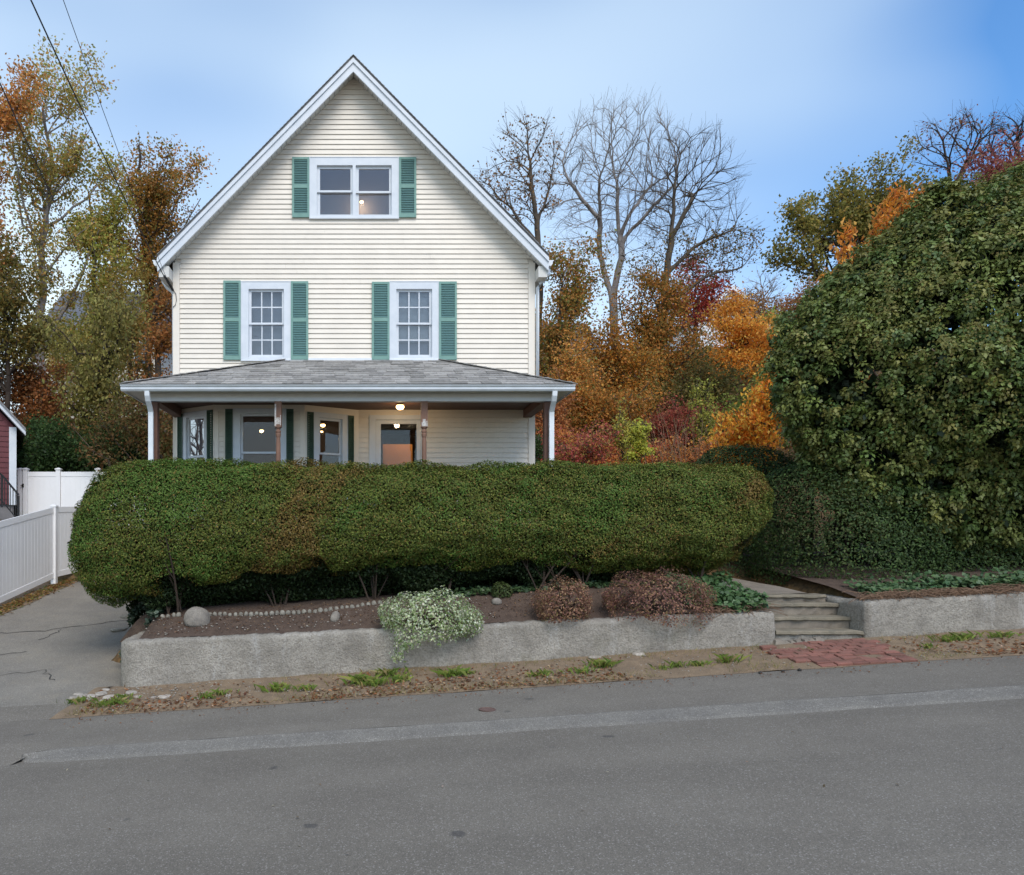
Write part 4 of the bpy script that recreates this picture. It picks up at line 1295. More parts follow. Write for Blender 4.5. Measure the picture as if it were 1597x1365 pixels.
def wire(a, b, sag, rad, label):
    a, b = np.array(a, float), np.array(b, float)
    pts = [a + (b - a) * t - np.array([0, 0, sag * 4 * t * (1 - t)]) for t in np.linspace(0, 1, 24)]
    o = MB().tube(pts, rad, 5).build('overhead_wire', M['wire'], None, origin=a)
    return tag(o, label, 'wire')
def extend(p, q, k): return p + (p - q) * k
a, b = P(57, 0, 8.5), np.array([-4.05, 14.8, 7.32])
wire(extend(a, b, .5), b, .16, .0095, 'thick overhead service wire running down to the left eave of the cream house')
a, b = P(104, 0, 9.5), np.array([-4.08, 15.0, 7.36])
wire(extend(a, b, .5), b, .14, .0048, 'thin overhead wire just right of the thick service wire')
a, b = P(0, 104, 10), P(205, 545, 46)
wire(extend(a, b, .15), b, .5, .010, 'lowest overhead wire crossing the left edge towards the house behind the trees')


def far_house(name, x0, x1, y, z0, zw, zr, depth, label, wall, ridge_x=True, panes=()):
    h = empty(name, ((x0 + x1) / 2, y, z0), label, 'house')
    MB().box(x0, x1, y, y + depth, z0, zw).build('wall', M[wall], h)
    o = .4
    if ridge_x:
        MB().hexa([(x0 - o, y - o, zw - .12), (x1 + o, y - o, zw - .12), (x1 + o, y + depth + o, zw - .12), (x0 - o, y + depth + o, zw - .12),
                   (x0 - o, y + depth / 2 - .05, zr), (x1 + o, y + depth / 2 - .05, zr), (x1 + o, y + depth / 2 + .05, zr), (x0 - o, y + depth / 2 + .05, zr)]).build('roof', M['far_roof'], h)
    else:
        xm = (x0 + x1) / 2
        MB().hexa([(x0, y + .01, zw), (x1, y + .01, zw), (x1, y + depth, zw), (x0, y + depth, zw), (xm - .03, y + .01, zr - .3), (xm + .03, y + .01, zr - .3), (xm + .03, y + depth, zr - .3), (xm - .03, y + depth, zr - .3)]).build('gable', M[wall], h)
        for s in (1, -1):
            xe = xm + s * ((x1 - x0) / 2 + o); ze = zw - o * (zr - zw) / ((x1 - x0) / 2)
            MB().hexa([(xm, y - o, zr - .22), (xe, y - o, ze - .22), (xe, y + depth + o, ze - .22), (xm, y + depth + o, zr - .22), (xm, y - o, zr), (xe, y - o, ze), (xe, y + depth + o, ze), (xm, y + depth + o, zr)]).build('roof', M['far_roof'], h)
            MB().hexa([(xm, y - o - .06, zr - .42), (xe, y - o - .06, ze - .42), (xe, y - o - .01, ze - .42), (xm, y - o - .01, zr - .42), (xm, y - o - .06, zr + .02), (xe, y - o - .06, ze + .02), (xe, y - o - .01, ze + .02), (xm, y - o - .01, zr + .02)]).build('rake_board', M['far_white'], h)
    z = z0 + .2
    cb = MB()
    while z < zw - .2:
        cb.hexa([(x0, y - .03, z), (x1, y - .03, z), (x1, y - .002, z), (x0, y - .002, z), (x0, y - .008, z + .2), (x1, y - .008, z + .2), (x1, y - .002, z + .2), (x0, y - .002, z + .2)]); z += .2
    cb.build('siding', M[wall], h, kind='stuff')
    for (cx, cz) in panes:
        w = MB().box(cx - .5, cx + .5, y - .07, y - .035, cz - .75, cz + .75).build('window', M['far_white'], h)
        MB().box(cx - .4, cx + .4, y - .085, y - .072, cz + .04, cz + .65).box(cx - .4, cx + .4, y - .085, y - .072, cz - .65, cz - .04).build('pane', M['far_pane'], w)
    return h
# left: a house on the slope behind the trees
q0, q1 = P(68, 590, 46), P(246, 590, 46)
far_house('hillside_house', q0[0], q1[0], 46, 9.0, P(0, 520, 46)[2], P(0, 455, 50)[2], 8, 'pale clapboard house with a grey roof half hidden by the trees on the left', 'far_wall',
          True, [(P(222, 0, 46)[0], P(0, 552, 46)[2]), (P(150, 0, 46)[0], P(0, 556, 46)[2])])
q0, q1 = P(1085, 500, 72), P(1195, 500, 72)
far_house('hilltop_house', q0[0], q1[0], 72, 18, P(0, 492, 72)[2], P(0, 447, 72)[2], 9, 'white gabled house showing above the golden tree on the hill', 'far_white', False,
          [(P(1120, 0, 72)[0], P(0, 500, 72)[2])])
q0, q1 = P(842, 560, 58), P(930, 560, 58)
far_house('woodland_house', q0[0], q1[0], 58, 12, P(0, 545, 58)[2], P(0, 505, 62)[2], 8, 'grey house glimpsed through the trees just right of the cream house', 'far_wall', True,
          [(P(880, 0, 58)[0], P(0, 560, 58)[2])])
pb = empty('lamp_post', tuple(P(1198, 560, 50)), 'slim white post standing among the green leaves behind the golden tree', 'post')
q = P(1198, 508, 50); g_ = float(gz(q[0], 50)) - 1
MB().box(q[0] - .07, q[0] + .07, 49.93, 50.07, g_, q[2] - .6).build('shaft', M['far_white'], pb)
MB().box(q[0] - .16, q[0] + .16, 49.84, 50.16, q[2] - .6, q[2] + .1).build('lantern', M['far_white'], pb)

# small things on the asphalt
X, Y, _ = P(760, 1096, 8.95)
cov = empty('valve_cover', (X, 8.95, float(walk_z(X))), 'small round rusty valve cover set in the sidewalk asphalt', 'cover')
t_ = []
MB().lathe(X, 8.95, [(.10, float(walk_z(X)) - .01), (.105, float(walk_z(X)) + .010), (.085, float(walk_z(X)) + .012), (.083, float(walk_z(X)) + .006), (.01, float(walk_z(X)) + .007)], 20).build('lid', surf('rusty_iron', (104, 82, 74), .8, var=.2, scale=20), cov)
for k, (px, py) in enumerate([(1186, 1049), (1221, 1048), (1247, 1047)]):
    Y = 9.95; q = P(px, py, Y)
    stone('dark_clod', stone_mesh('dark_clod', 1, .03, .024, .03, 90 + k, M['crack'], 1), q[0], Y, float(walk_z(q[0])), k,
          label=['black clod on the sidewalk farthest from the bricks', 'black clod on the sidewalk between two others', 'black clod on the sidewalk nearest the bricks'][k], cat='clod')

# ------------------------------------------------------------------ clipped hedge
def shell_points(n, f, r, depth):
    """n points near the surface returned by f(u, v) -> point, normal"""
    p, nn = f(r.random(n), r.random(n))
    d = np.abs(r.normal(size=n)) * depth
    return p - nn * d[:, None], nn, d


# even spacing round a superellipse
_t = np.linspace(0, 2 * pi, 4001); _q = np.stack([np.sign(np.cos(_t)) * np.abs(np.cos(_t)) ** (2 / 3), np.sign(np.sin(_t)) * np.abs(np.sin(_t)) ** (2 / 3)], -1)
ARC = np.concatenate([[0], np.cumsum(np.linalg.norm(np.diff(_q, axis=0), axis=1))]); ARC /= ARC[-1]; ARC_A = _t
HX0, HX1, HY, HD = -5.02, 6.72, 12.62, .80
def hedge_surface(u, v):
    x = HX0 + (HX1 - HX0) * u
    a = np.interp(v, ARC, ARC_A)
    e0 = np.clip((x - HX0) / 1.15, 0, 1); e1 = np.clip((HX1 - x) / 1.05, 0, 1)
    s0 = (1 - (1 - e0) ** 2.6) ** (1 / 2.6); s1 = (1 - (1 - e1) ** 2.3) ** (1 / 2.3)
    top = CAMZ + 1.30 + .05 * np.sin(x * .8 + 1) - .07 * ((x - 1.2) / 5) ** 0
    top = np.interp(x, [-5, -3.5, 0, 2, 5, 6.7], [3.50, 3.52, 3.42, 3.42, 3.46, 3.50])
    bot = np.interp(x, [-5, -4.3, -3.3, -2.4, 0, 3, 4.6, 5.6, 6.7], [1.28, 1.12, 1.32, 1.56, 1.68, 1.68, 1.66, 1.68, 1.95]) - .06 + .03 * np.sin(x * 2.9) + .03 * np.sin(x * 6.1 + 1)
    zc, hh = (top + bot) / 2, (top - bot) / 2
    # the left end leans out low, the right end out high
    zc = zc - .25 * (1 - e0) ** 2 + .08 * (1 - e1) ** 2
    s = s0 * s1
    ca, sa = np.cos(a), np.sin(a)
    ex = 2 / 3.0
    y = HY + HD * s ** .6 * np.sign(ca) * np.abs(ca) ** ex
    z = zc + hh * s * np.sign(sa) * np.abs(sa) ** ex
    # underside tucked in
    lowf = np.clip((zc - z) / hh, 0, 1)
    y = HY + (y - HY) * (1 - .36 * lowf ** 2)
    p = np.stack([x, y, z], -1)
    nn = unit(np.stack([-(1 - e0) ** 2 * 1.2 + (1 - e1) ** 2 * 1.2, np.sign(ca) * np.abs(ca) ** (2 - ex), np.sign(sa) * np.abs(sa) ** (2 - ex) * (HD / hh)], -1))
    b = .04 * sn(p, 2.6, 2) + .05 * sn(p, 7, 3) + .045 * sn(p, 15, 6)
    return p + nn * b[:, None], nn

hr = np.random.default_rng(31)
hg = empty('hedge', (.85, 12.6, 1.0), 'long clipped yew hedge with rounded ends in front of the porch', 'hedge')
N = 420000
C, nn, d = shell_points(N, hedge_surface, hr, .11)
keep = (C[:, 1] < HY + .55) | (C[:, 2] > 3.0) | (hr.random(N) < .35)
# thin spots where the porch rail shows through
thin = (sn(C * (1, .15, 1), 3.1, 17) + .5 * sn(C * (1, .15, 1), 8, 18) > 1.7) & (C[:, 2] < 3.05) & (C[:, 2] > 2.2) & (C[:, 0] > -2.2) & (C[:, 0] < 3.6)
keep &= ~(thin & (hr.random(N) < .86))
ragged = (nn[:, 2] < -.45) & (sn(C, 4.5, 23) > .45)
keep &= ~ragged
C, nn, d = C[keep], nn[keep], d[keep]
n = len(C)
g = pal([(104, 114, 46), (90, 103, 42), (116, 122, 52), (78, 93, 38)], n, .3, r=hr)
br = pal([(126, 106, 54), (138, 114, 58), (112, 94, 50)], n, .3, r=hr)
gr = pal([(84, 112, 46), (98, 122, 52)], n, .25, r=hr)
k = .9 * sn(C, 1.5, 41) + .75 * sn(C, 4.2, 43) + .4 * sn(C, 11, 44) + hr.normal(size=n) * .3
col = np.where((k > .95)[:, None], br, np.where((k < -.62)[:, None], gr, g))
col = np.where((hr.random(n) < .10)[:, None], br, col)
up = unit(nn + np.array([0, 0, .5]))
leaves('foliage', C, .037, col, M['needle'], hg, nrm=nn + np.array([0, 0, .35]), axis=nn * .8 + hr.normal(size=(n, 3)) * .9, aspect=.42, r=hr, kind='stuff')
# inner foliage, sparser and darker
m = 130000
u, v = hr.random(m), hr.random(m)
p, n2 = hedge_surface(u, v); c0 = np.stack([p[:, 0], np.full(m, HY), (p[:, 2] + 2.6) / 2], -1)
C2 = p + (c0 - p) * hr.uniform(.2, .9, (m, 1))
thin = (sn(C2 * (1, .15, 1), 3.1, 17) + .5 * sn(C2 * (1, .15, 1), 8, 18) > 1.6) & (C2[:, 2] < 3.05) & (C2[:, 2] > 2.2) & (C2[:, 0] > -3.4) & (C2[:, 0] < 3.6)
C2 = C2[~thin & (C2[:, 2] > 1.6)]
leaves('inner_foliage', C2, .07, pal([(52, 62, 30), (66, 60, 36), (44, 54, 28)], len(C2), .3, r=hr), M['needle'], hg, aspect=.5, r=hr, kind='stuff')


# dark leaf fill under the hedge, painting in the deep shade there
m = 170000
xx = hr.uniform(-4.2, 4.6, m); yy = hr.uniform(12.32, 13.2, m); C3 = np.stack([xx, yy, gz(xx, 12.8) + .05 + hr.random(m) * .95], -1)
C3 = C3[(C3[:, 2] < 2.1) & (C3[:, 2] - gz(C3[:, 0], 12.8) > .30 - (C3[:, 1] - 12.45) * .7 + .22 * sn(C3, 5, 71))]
leaves('shade_leaves', C3, .06, pal([(40, 56, 28), (34, 48, 25), (48, 62, 32)], len(C3), .3, r=hr), M['needle'], hg, aspect=.5, r=hr, kind='stuff')


def bez(a, b, c, n=6):
    t = np.linspace(0, 1, n)[:, None]
    return (1 - t) ** 2 * a + 2 * t * (1 - t) * b + t * t * c

def hedge_trunk(x, y, nst, r):
    segs = []
    z0 = float(gz(x, y)) - .05
    for k in range(nst):
        a = np.array([x + r.normal() * .06, y + r.normal() * .05, z0])
        e = np.array([x + r.normal() * .55, y + r.normal() * .25, r.uniform(2.1, 2.9)])
        m_ = (a + e) / 2 + np.array([-(e[0] - a[0]) * .22 + r.normal() * .05, r.normal() * .05, -.05])
        pts = bez(a, m_, e, 7); R = r.uniform(.010, .026)
        for i in range(6): segs.append((pts[i], pts[i + 1], R * (1 - .09 * i), R * (1 - .09 * (i + 1))))
        for j in range(r.integers(2, 5)):
            i = r.integers(2, 6); b = pts[i]; e2 = b + np.array([r.normal() * .45, r.normal() * .2, r.uniform(.25, .7)])
            q = bez(b, (b + e2) / 2 + r.normal(size=3) * .06, e2, 4)
            for s in range(3): segs.append((q[s], q[s + 1], R * (.5 - .1 * s), R * (.4 - .1 * s)))
    return tubes_mesh('trunk', segs, M['stem'], hg, sides=6)

for px, ns in ((262, 3), (281, 4), (430, 6), (583, 5), (700, 4), (845, 5), (905, 4), (985, 5), (1036, 7), (1085, 4)):
    hedge_trunk((px - CX) * 12.45 / FPX, 12.45 + hr.normal() * .06, ns, hr)


# ------------------------------------------------------------------ evergreen masses on the right
yr = np.random.default_rng(77)
def ellipsoid_pts(n, c, rad, r, e=2., lo=-1):
    d = unit(r.normal(size=(n, 3)))
    k = (np.abs(d) ** e).sum(1) ** (-1 / e)
    p = d * k[:, None]
    p = p[p[:, 2] > lo]
    nn = unit(np.sign(p) * np.abs(p) ** (e - 1) / np.array(rad))
    return np.array(c) + p * np.array(rad), nn

yew = empty('yew_hedge', (9.5, 14.4, 1.3), 'dark green yew hedge behind the concrete walk and under the large ivy mound', 'hedge')
pts, nrm = [], []
for c, rad, n in (((7.7, 15.4, 2.35), (1.35, 1.25, 1.75), 30000), ((9.2, 14.5, 2.05), (1.9, 1.9, 1.75), 60000), ((11.6, 14.5, 1.9), (2.2, 1.75, 1.25), 46000), ((14.6, 14.5, 2.0), (2.4, 1.75, 1.2), 26000)):
    p, q = ellipsoid_pts(n, c, rad, yr, 2.6, -.9)
    b = .09 * sn(p, 2.6, 5) + .07 * sn(p, 7, 6)
    p = p + q * (b - np.abs(yr.normal(size=len(p))) * .12)[:, None]
    pts.append(p); nrm.append(q)
C = np.concatenate(pts); nn = np.concatenate(nrm)
k_ = C[:, 2] > gz(C[:, 0], C[:, 1]) + .03; C, nn = C[k_], nn[k_]
kk = sn(C, 1.8, 9) + yr.normal(size=len(C)) * .7
col = np.where((kk > 1.0)[:, None], pal([(70, 78, 40), (76, 84, 44)], len(C), .25, r=yr), pal([(54, 74, 36), (64, 84, 42), (44, 64, 32), (74, 94, 46)], len(C), .3, r=yr))
leaves('foliage', C, .055, col, M['needle'], yew, nrm=nn + np.array([0, 0, .3]), axis=nn * .7 + yr.normal(size=C.shape), aspect=.45, r=yr, kind='stuff')
segs = []
for k in range(26):
    x = 7.2 + k * .33; y = 15.3 - (x - 7.2) * .25 + yr.normal() * .2; z0 = float(gz(x, y)) - .1
    a = np.array([x, y, z0]); e = a + np.array([yr.normal() * .3, yr.normal() * .3, yr.uniform(1.6, 2.6)])
    q = bez(a, (a + e) / 2 + yr.normal(size=3) * .1, e, 5)
    for i in range(4): segs.append((q[i], q[i + 1], .05 - .008 * i, .042 - .008 * i))
tubes_mesh('stems', segs, M['bark_dark'], yew, sides=5, kind='stuff')

# the big rounded mound of mature ivy
iv = empty('ivy_mound', (12.4, 14.4, 1.5), 'huge rounded mound of mature ivy with pale flower heads rising over the right wall', 'bush')
IC, IR = np.array([12.4, 13.7, 5.3]), np.array([4.75, 2.4, 3.55])
n = 5600
d = unit(yr.normal(size=(n, 3)) * (1, 1, 1))
d = d[(d[:, 1] < .45)]
e_ = np.where(d[:, 2] > 0, 1.42, np.interp(d[:, 0], [-.9, -.2, .2], [1.5, 1.8, 2.6]))
kx = (np.abs(d) ** e_[:, None]).sum(1) ** (-1 / e_)
pc = IC + d * kx[:, None] * IR
nrm = unit(d * np.abs(d) ** .3 / IR)
pc = pc + nrm * (.24 * sn(pc, 1.1, 3) + .20 * sn(pc, 2.4, 4) + .10 * sn(pc, 5.2, 8) + .09 * yr.normal(size=len(pc)))[:, None]
k_ = (pc[:, 0] < 17.5) & (pc[:, 2] > 1.6) & ((sn(pc, 3.2, 19) < 1.0) | (yr.random(len(pc)) < .3))
pc, nrm = pc[k_], nrm[k_]
# every shoot ends in a dome of leaves
m = 48
NN = np.repeat(nrm, m, 0)
hd_ = unit(yr.normal(size=NN.shape) + NN * .75 + np.array([0, 0, .35]))
rr_ = np.repeat(yr.uniform(.12, .23, len(pc)), m)[:, None]
C = np.repeat(pc, m, 0) + hd_ * rr_ * yr.uniform(.55, 1.05, (len(NN), 1))
base = np.repeat(pal([(106, 118, 60), (94, 108, 56), (116, 124, 64), (84, 102, 54), (122, 124, 64)], len(pc), .18, r=yr), m, 0)
col = base * yr.uniform(.8, 1.18, (len(C), 1))
leaves('foliage', C, .078, col, M['leaf_gloss'], iv, nrm=hd_ * .8 + np.array([0, -.1, .45]), axis=hd_ + np.array([0, 0, -.5]), aspect=.62, fold=.1, r=yr, kind='stuff')
# deeper leaves, coloured dark for the shade between the clumps
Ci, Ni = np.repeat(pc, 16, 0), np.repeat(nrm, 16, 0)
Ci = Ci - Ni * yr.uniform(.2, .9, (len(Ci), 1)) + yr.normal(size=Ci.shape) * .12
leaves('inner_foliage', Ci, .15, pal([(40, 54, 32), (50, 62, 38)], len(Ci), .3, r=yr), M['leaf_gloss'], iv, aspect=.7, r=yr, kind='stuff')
# flower heads: small olive-brown tufts standing out of the leaves
sel = yr.random(len(pc)) < .5
Cf = np.repeat(pc[sel] + nrm[sel] * .16 + np.array([0, 0, .08]), 16, 0); Nf = np.repeat(nrm[sel], 16, 0)
Cf = Cf + yr.normal(size=Cf.shape) * .055
leaves('flower_heads', Cf, .042, pal([(132, 130, 68), (120, 122, 62), (138, 128, 72)], len(Cf), .25, r=yr), M['leaf'], iv, nrm=Nf, aspect=.8, r=yr, kind='stuff')
segs = []
for k in range(16):
    a = np.array([12.6 + yr.normal() * .7, 14.2 + yr.normal() * .4, 1.3]); e = IC + unit(yr.normal(size=3)) * IR * .7; e[1] = min(e[1], 15.5)
    q = bez(a, np.array([a[0], a[1], e[2]]), e, 7)
    for i in range(6): segs.append((q[i], q[i + 1], .09 - .011 * i, .08 - .011 * i))
tubes_mesh('stems', segs, M['bark_dark'], iv, sides=6, kind='stuff')


# ------------------------------------------------------------------ small shrubs and ground plants in the bed
def low_shrub(name, label, cat, c, rad, n, size, colours, mat, seed, weights=None, stems=26, aspect=.6, lo=-.75, extra=(), jitter=.25):
    r = np.random.default_rng(seed)
    z0 = min(float(gz(c[0], max(c[1], 11.5))), c[2])
    e = empty(name, (c[0], c[1], z0), label, cat)
    p, q = ellipsoid_pts(n, c, rad, r, 2.2, lo)
    ph = unit(p - np.array(c)) * np.array(rad)
    gaps = sn(p, 7.5, seed) > .5
    p = p + q * (.14 * min(rad) * 1.4 * (sn(p, 6, seed + 1) + .8 * sn(p, 13, seed + 2)))[:, None] * 1.0 - q * (np.abs(r.normal(size=len(p))) * .22 * min(rad))[:, None]
    p = p[~gaps | (r.random(len(p)) < .3)]
    for ec, er, en in extra:
        p = np.concatenate([p, np.array(ec) + r.normal(size=(en, 3)) * er])
    leaves('foliage', p, size, pal(colours, len(p), jitter, weights, r=r), mat, e, nrm=unit(p - np.array(c)) + np.array([0, -.1, .5]), aspect=aspect, r=r, kind='stuff')
    segs = []
    for k in range(stems):
        a = np.array([c[0] + r.normal() * .08, c[1] + r.normal() * .06 + .1, z0 - .05])
        b = p[r.integers(len(p))]
        pt = bez(a, np.array([(a[0] + b[0]) / 2, (a[1] + b[1]) / 2, max(a[2], b[2]) * .4 + (a[2] + b[2]) * .3 + .1]), b, 5)
        for i in range(4): segs.append((pt[i], pt[i + 1], .008 - .0014 * i, .0066 - .0014 * i))
    tubes_mesh('stems', segs, M['stem'], e, sides=4, kind='stuff')
    return e

q = P(667, 968, 11.2)
low_shrub('variegated_shrub', 'rounded shrub with cream and pale green variegated leaves spilling over the wall', 'shrub', (q[0], 11.2, q[2]), (.80, .52, .46), 6800, .042,
          [(214, 218, 186), (192, 202, 156), (228, 230, 206), (150, 168, 110), (112, 136, 78)], M['leaf'], 101, [4, 4, 2, 3, 2], 40, .7,
          extra=[(P(620, 1024, 10.85), (.06, .04, .05), 110), (P(632, 1008, 10.85), (.05, .03, .05), 70), (P(728, 965, 11.0), (.1, .08, .12), 160)])
q = P(880, 941, 11.35)
low_shrub('russet_shrub', 'smaller round russet shrub on the wall top nearer the white variegated shrub', 'shrub', (q[0], 11.35, q[2]), (.46, .38, .37), 5200, .034,
          [(166, 126, 102), (144, 106, 90), (182, 146, 112), (124, 92, 78), (146, 130, 84)], M['leaf'], 102, [3, 3, 2, 2, 1.2], 40, jitter=.3)
q = P(1022, 936, 11.4)
low_shrub('russet_shrub', 'wide dusty red-brown shrub on the wall top left of the ivy and steps', 'shrub', (q[0], 11.4, q[2]), (.88, .48, .46), 10500, .034,
          [(162, 120, 102), (140, 102, 92), (180, 140, 108), (120, 88, 78), (142, 126, 82)], M['leaf'], 103, [3, 3, 2, 2, 1.2], 60, jitter=.3)
q = P(782, 922, 12.25)
low_shrub('spurge_clump', 'small green leafy clump in the shade behind the white shrub', 'plant', (q[0], 12.25, q[2]), (.2, .18, .17), 900, .04, [(96, 108, 62), (76, 92, 54)], M['leaf'], 104, stems=12)


def ground_ivy(name, label, n, region, size, colours, seed, hgt=.16):
    """leaves held flat over the soil; region(r, n) -> x, y"""
    r = np.random.default_rng(seed)
    x, y = region(r, n)
    z = gz(x, np.maximum(y, 11.45)) + hgt * (.4 + .6 * (.5 + .5 * sn(np.stack([x, y, x * 0], -1), 4.5, seed))) * r.uniform(.35, 1, n)
    z = np.where(y < 11.3, z - (11.3 - y) * 1.1, z)
    C = np.stack([x, y, z], -1)
    o = leaves(name, C, size, pal(colours, n, .28, r=r), M['leaf_gloss'], None, nrm=np.tile(np.array([0, -.35, 1.]), (n, 1)), aspect=.85, fold=.06, r=r)
    return tag(o, label, 'ground cover', kind='stuff')

def reg_steps(r, n):
    x = r.uniform(5.0, 6.22, n); y = r.uniform(11.22, 12.9, n)
    k = (y > 11.25 + .35 * (5.6 - x).clip(0)) & (y < 12.9 - .6 * np.abs(x - 5.6))
    return np.where(k, x, r.uniform(5.6, 6.2, n)), np.where(k, y, r.uniform(11.2, 11.9, n))
ground_ivy('ivy', 'patch of green ivy at the wall end beside the stone steps', 2300, reg_steps, .08, [(72, 98, 58), (60, 86, 50), (86, 112, 70)], 201, .3)
ground_ivy('ivy', 'dark ivy at the left end of the bed where the wall meets the driveway', 900, lambda r, n: (r.uniform(-4.15, -3.5, n), r.uniform(12.15, 13.1, n)), .075, [(52, 66, 50), (40, 56, 42), (84, 96, 80)], 202, .3)
ground_ivy('ivy', 'ivy trailing along the top of the right-hand stucco wall', 2400, lambda r, n: (7.9 + np.abs(r.normal(size=n)) * 2.6, 11.62 + np.abs(r.normal(size=n)) * .28), .08, [(76, 100, 64), (60, 86, 54), (92, 112, 74)], 203, .2)
ground_ivy('ivy', 'shaded ivy leaves along the foot of the clipped hedge', 1400, lambda r, n: (r.uniform(1.2, 5.2, n), 12.25 + np.abs(r.normal(size=n)) * .3), .07, [(64, 84, 50), (50, 70, 44)], 204, .12)

def dry_stems(label, x0, x1, n, seed, y0=11.3):
    r = np.random.default_rng(seed); segs = []
    for k in range(n):
        x = r.uniform(x0, x1); y = y0 + r.uniform(-.05, .28)
        z = float(wall_top(x)) + r.uniform(.01, .10)
        a = np.array([x, y, z]); b = a + np.array([r.normal() * .16, -r.uniform(.0, .16), r.uniform(-.10, .04)])
        m_ = (a + b) / 2 + np.array([0, 0, r.uniform(0, .06)])
        pt = bez(a, m_, b, 4)
        for i in range(3): segs.append((pt[i], pt[i + 1], .0045, .0045))
    o = tubes_mesh('dry_vines', segs, M['cane'], None, sides=3)
    return tag(o, label, 'vines', kind='stuff')
dry_stems('tangle of dry brown vine stems along the top of the right-hand wall', 7.65, 12, 1100, 301)
dry_stems('dry straw-coloured stems hanging from the ivy at the left wall end', 5.1, 6.1, 260, 302)


# ------------------------------------------------------------------ grass, fallen leaves, pebbles on the verge
vr = np.random.default_rng(55)
def tuft(px, py, n, h, label, seed):
    r = np.random.default_rng(seed)
    Y = float(np.clip(11.15 - (py - (1075 - .07 * (px - 180)) - 2) / 42. * 1.1, 10.12, 11.1))
    x0 = (px - CX) * Y / FPX
    a = r.uniform(0, 2 * pi, n); rad = np.abs(r.normal(size=n)) * .09
    bx, by = x0 + rad * np.cos(a) * 1.5, Y + rad * np.sin(a) * .6
    bz = verge_z(bx, by) + .005
    hh = h * r.uniform(.4, 1.1, n); ln = r.normal(size=(n, 2)) * .6
    V = np.zeros((n, 4, 3)); w = .004
    d = np.stack([np.cos(a + 1.3), np.sin(a + 1.3)], -1) * w
    V[:, 0] = np.stack([bx - d[:, 0], by - d[:, 1], bz], -1); V[:, 1] = np.stack([bx + d[:, 0], by + d[:, 1], bz], -1)
    mx, my = bx + ln[:, 0] * hh * .4, by + ln[:, 1] * hh * .4
    tx, ty = bx + ln[:, 0] * hh * 1.1, by + ln[:, 1] * hh * 1.1
    V[:, 2] = np.stack([mx + d[:, 0], my + d[:, 1], bz + hh * .7], -1); V[:, 3] = np.stack([tx, ty, bz + hh * .92], -1)
    o = raw_mesh('grass_tuft', V.reshape(-1, 3), np.arange(n * 4).reshape(n, 4), M['blade'], origin=(x0, Y, float(verge_z(x0, Y))),
                 cols=pal([(118, 138, 60), (98, 120, 52), (138, 146, 74), (150, 136, 88)], n, .3, [4, 4, 3, 2], r=r))
    return tag(o, label, 'grass', group='grass tufts along the foot of the wall')
for k, (px, py, n, h) in enumerate([(432, 1082, 110, .14), (478, 1080, 60, .10), (560, 1070, 150, .15), (583, 1073, 120, .13), (604, 1058, 90, .15), (622, 1066, 70, .12), (706, 1058, 150, .14), (725, 1055, 80, .1),
                                    (835, 1058, 60, .09), (850, 1054, 50, .08), (906, 1052, 60, .1), (942, 1042, 130, .13), (1035, 1046, 50, .08), (1058, 1041, 70, .09), (1092, 1040, 70, .08), (1135, 1034, 80, .12),
                                    (122, 1102, 70, .10), (158, 1108, 80, .09), (180, 1104, 90, .12), (196, 1095, 40, .10), (322, 1094, 60, .10), (345, 1088, 50, .09), (1480, 1000, 90, .1), (1498, 997, 110, .12), (1560, 992, 90, .09), (1448, 1010, 50, .07), (1262, 1016, 30, .06)]):
    tuft(px, py, n, h, 'small tuft of green grass growing in the dirt strip below the wall', 400 + k)

# weeds and dry blades along the strip
n = 5200
x = vr.uniform(-4.2, 16, n); y = np.where(vr.random(n) < .6, 10.07 + np.abs(vr.normal(size=n)) * .16, 11.14 - np.abs(vr.normal(size=n)) * .12)
k = (sn(np.stack([x, y, x * 0], -1), 1.9, 61) > -.15) & ~((x > 5.9) & (x < 7.6)) & (x > np.interp(y, [10, 11.2], [-4.2, -3.95])); x, y = x[k], y[k]; n = len(x)
z = verge_z(x, y) + .01; h = vr.uniform(.02, .085, n); a = vr.uniform(0, 6.28, n); w = .0035
V = np.zeros((n, 3, 3))
V[:, 0] = np.stack([x - w * np.cos(a), y - w * np.sin(a), z], -1); V[:, 1] = np.stack([x + w * np.cos(a), y + w * np.sin(a), z], -1)
V[:, 2] = np.stack([x + vr.normal(size=n) * .05, y + vr.normal(size=n) * .04, z + h], -1)
tag(raw_mesh('weeds', V.reshape(-1, 3), np.arange(n * 3).reshape(n, 3), M['blade'], cols=pal([(150, 132, 84), (128, 124, 66), (112, 122, 58), (166, 148, 104)], n, .25, r=vr)),
    'thin weeds and dry blades along both edges of the dirt strip', 'weeds', kind='stuff')

def ground_scatter(name, label, cat, x, y, zf, size, colours, mat, seed, weights=None, lift=.012, aspect=.65):
    r = np.random.default_rng(seed); n = len(x)
    C = np.stack([x, y, zf(x, y) + lift + r.uniform(0, .012, n)], -1)
    o = leaves(name, C, size, pal(colours, n, .3, weights, r=r), mat, None, nrm=np.tile(np.array([0, 0, 1.3]), (n, 1)), aspect=aspect, fold=.12, r=r)
    return tag(o, label, cat, kind='stuff')
n = 3600
x = vr.uniform(-4.3, 12, n); y = 10.05 + np.abs(vr.normal(size=n)) * .42
k = (sn(np.stack([x, y, x * 0], -1), 2.3, 4) > -.35) & (y < 11.1) & ~((x > 5.9) & (x < 7.6)) & (x > np.interp(y, [10, 11.2], [-4.25, -4.0]))
ground_scatter('fallen_leaves', 'drift of fallen orange and brown leaves along the dirt strip', 'leaves', x[k], y[k], verge_z, .055, [(156, 104, 70), (138, 92, 62), (172, 130, 92), (112, 78, 56), (186, 160, 130)], M['leaf'], 501, lift=.02)
n = 500
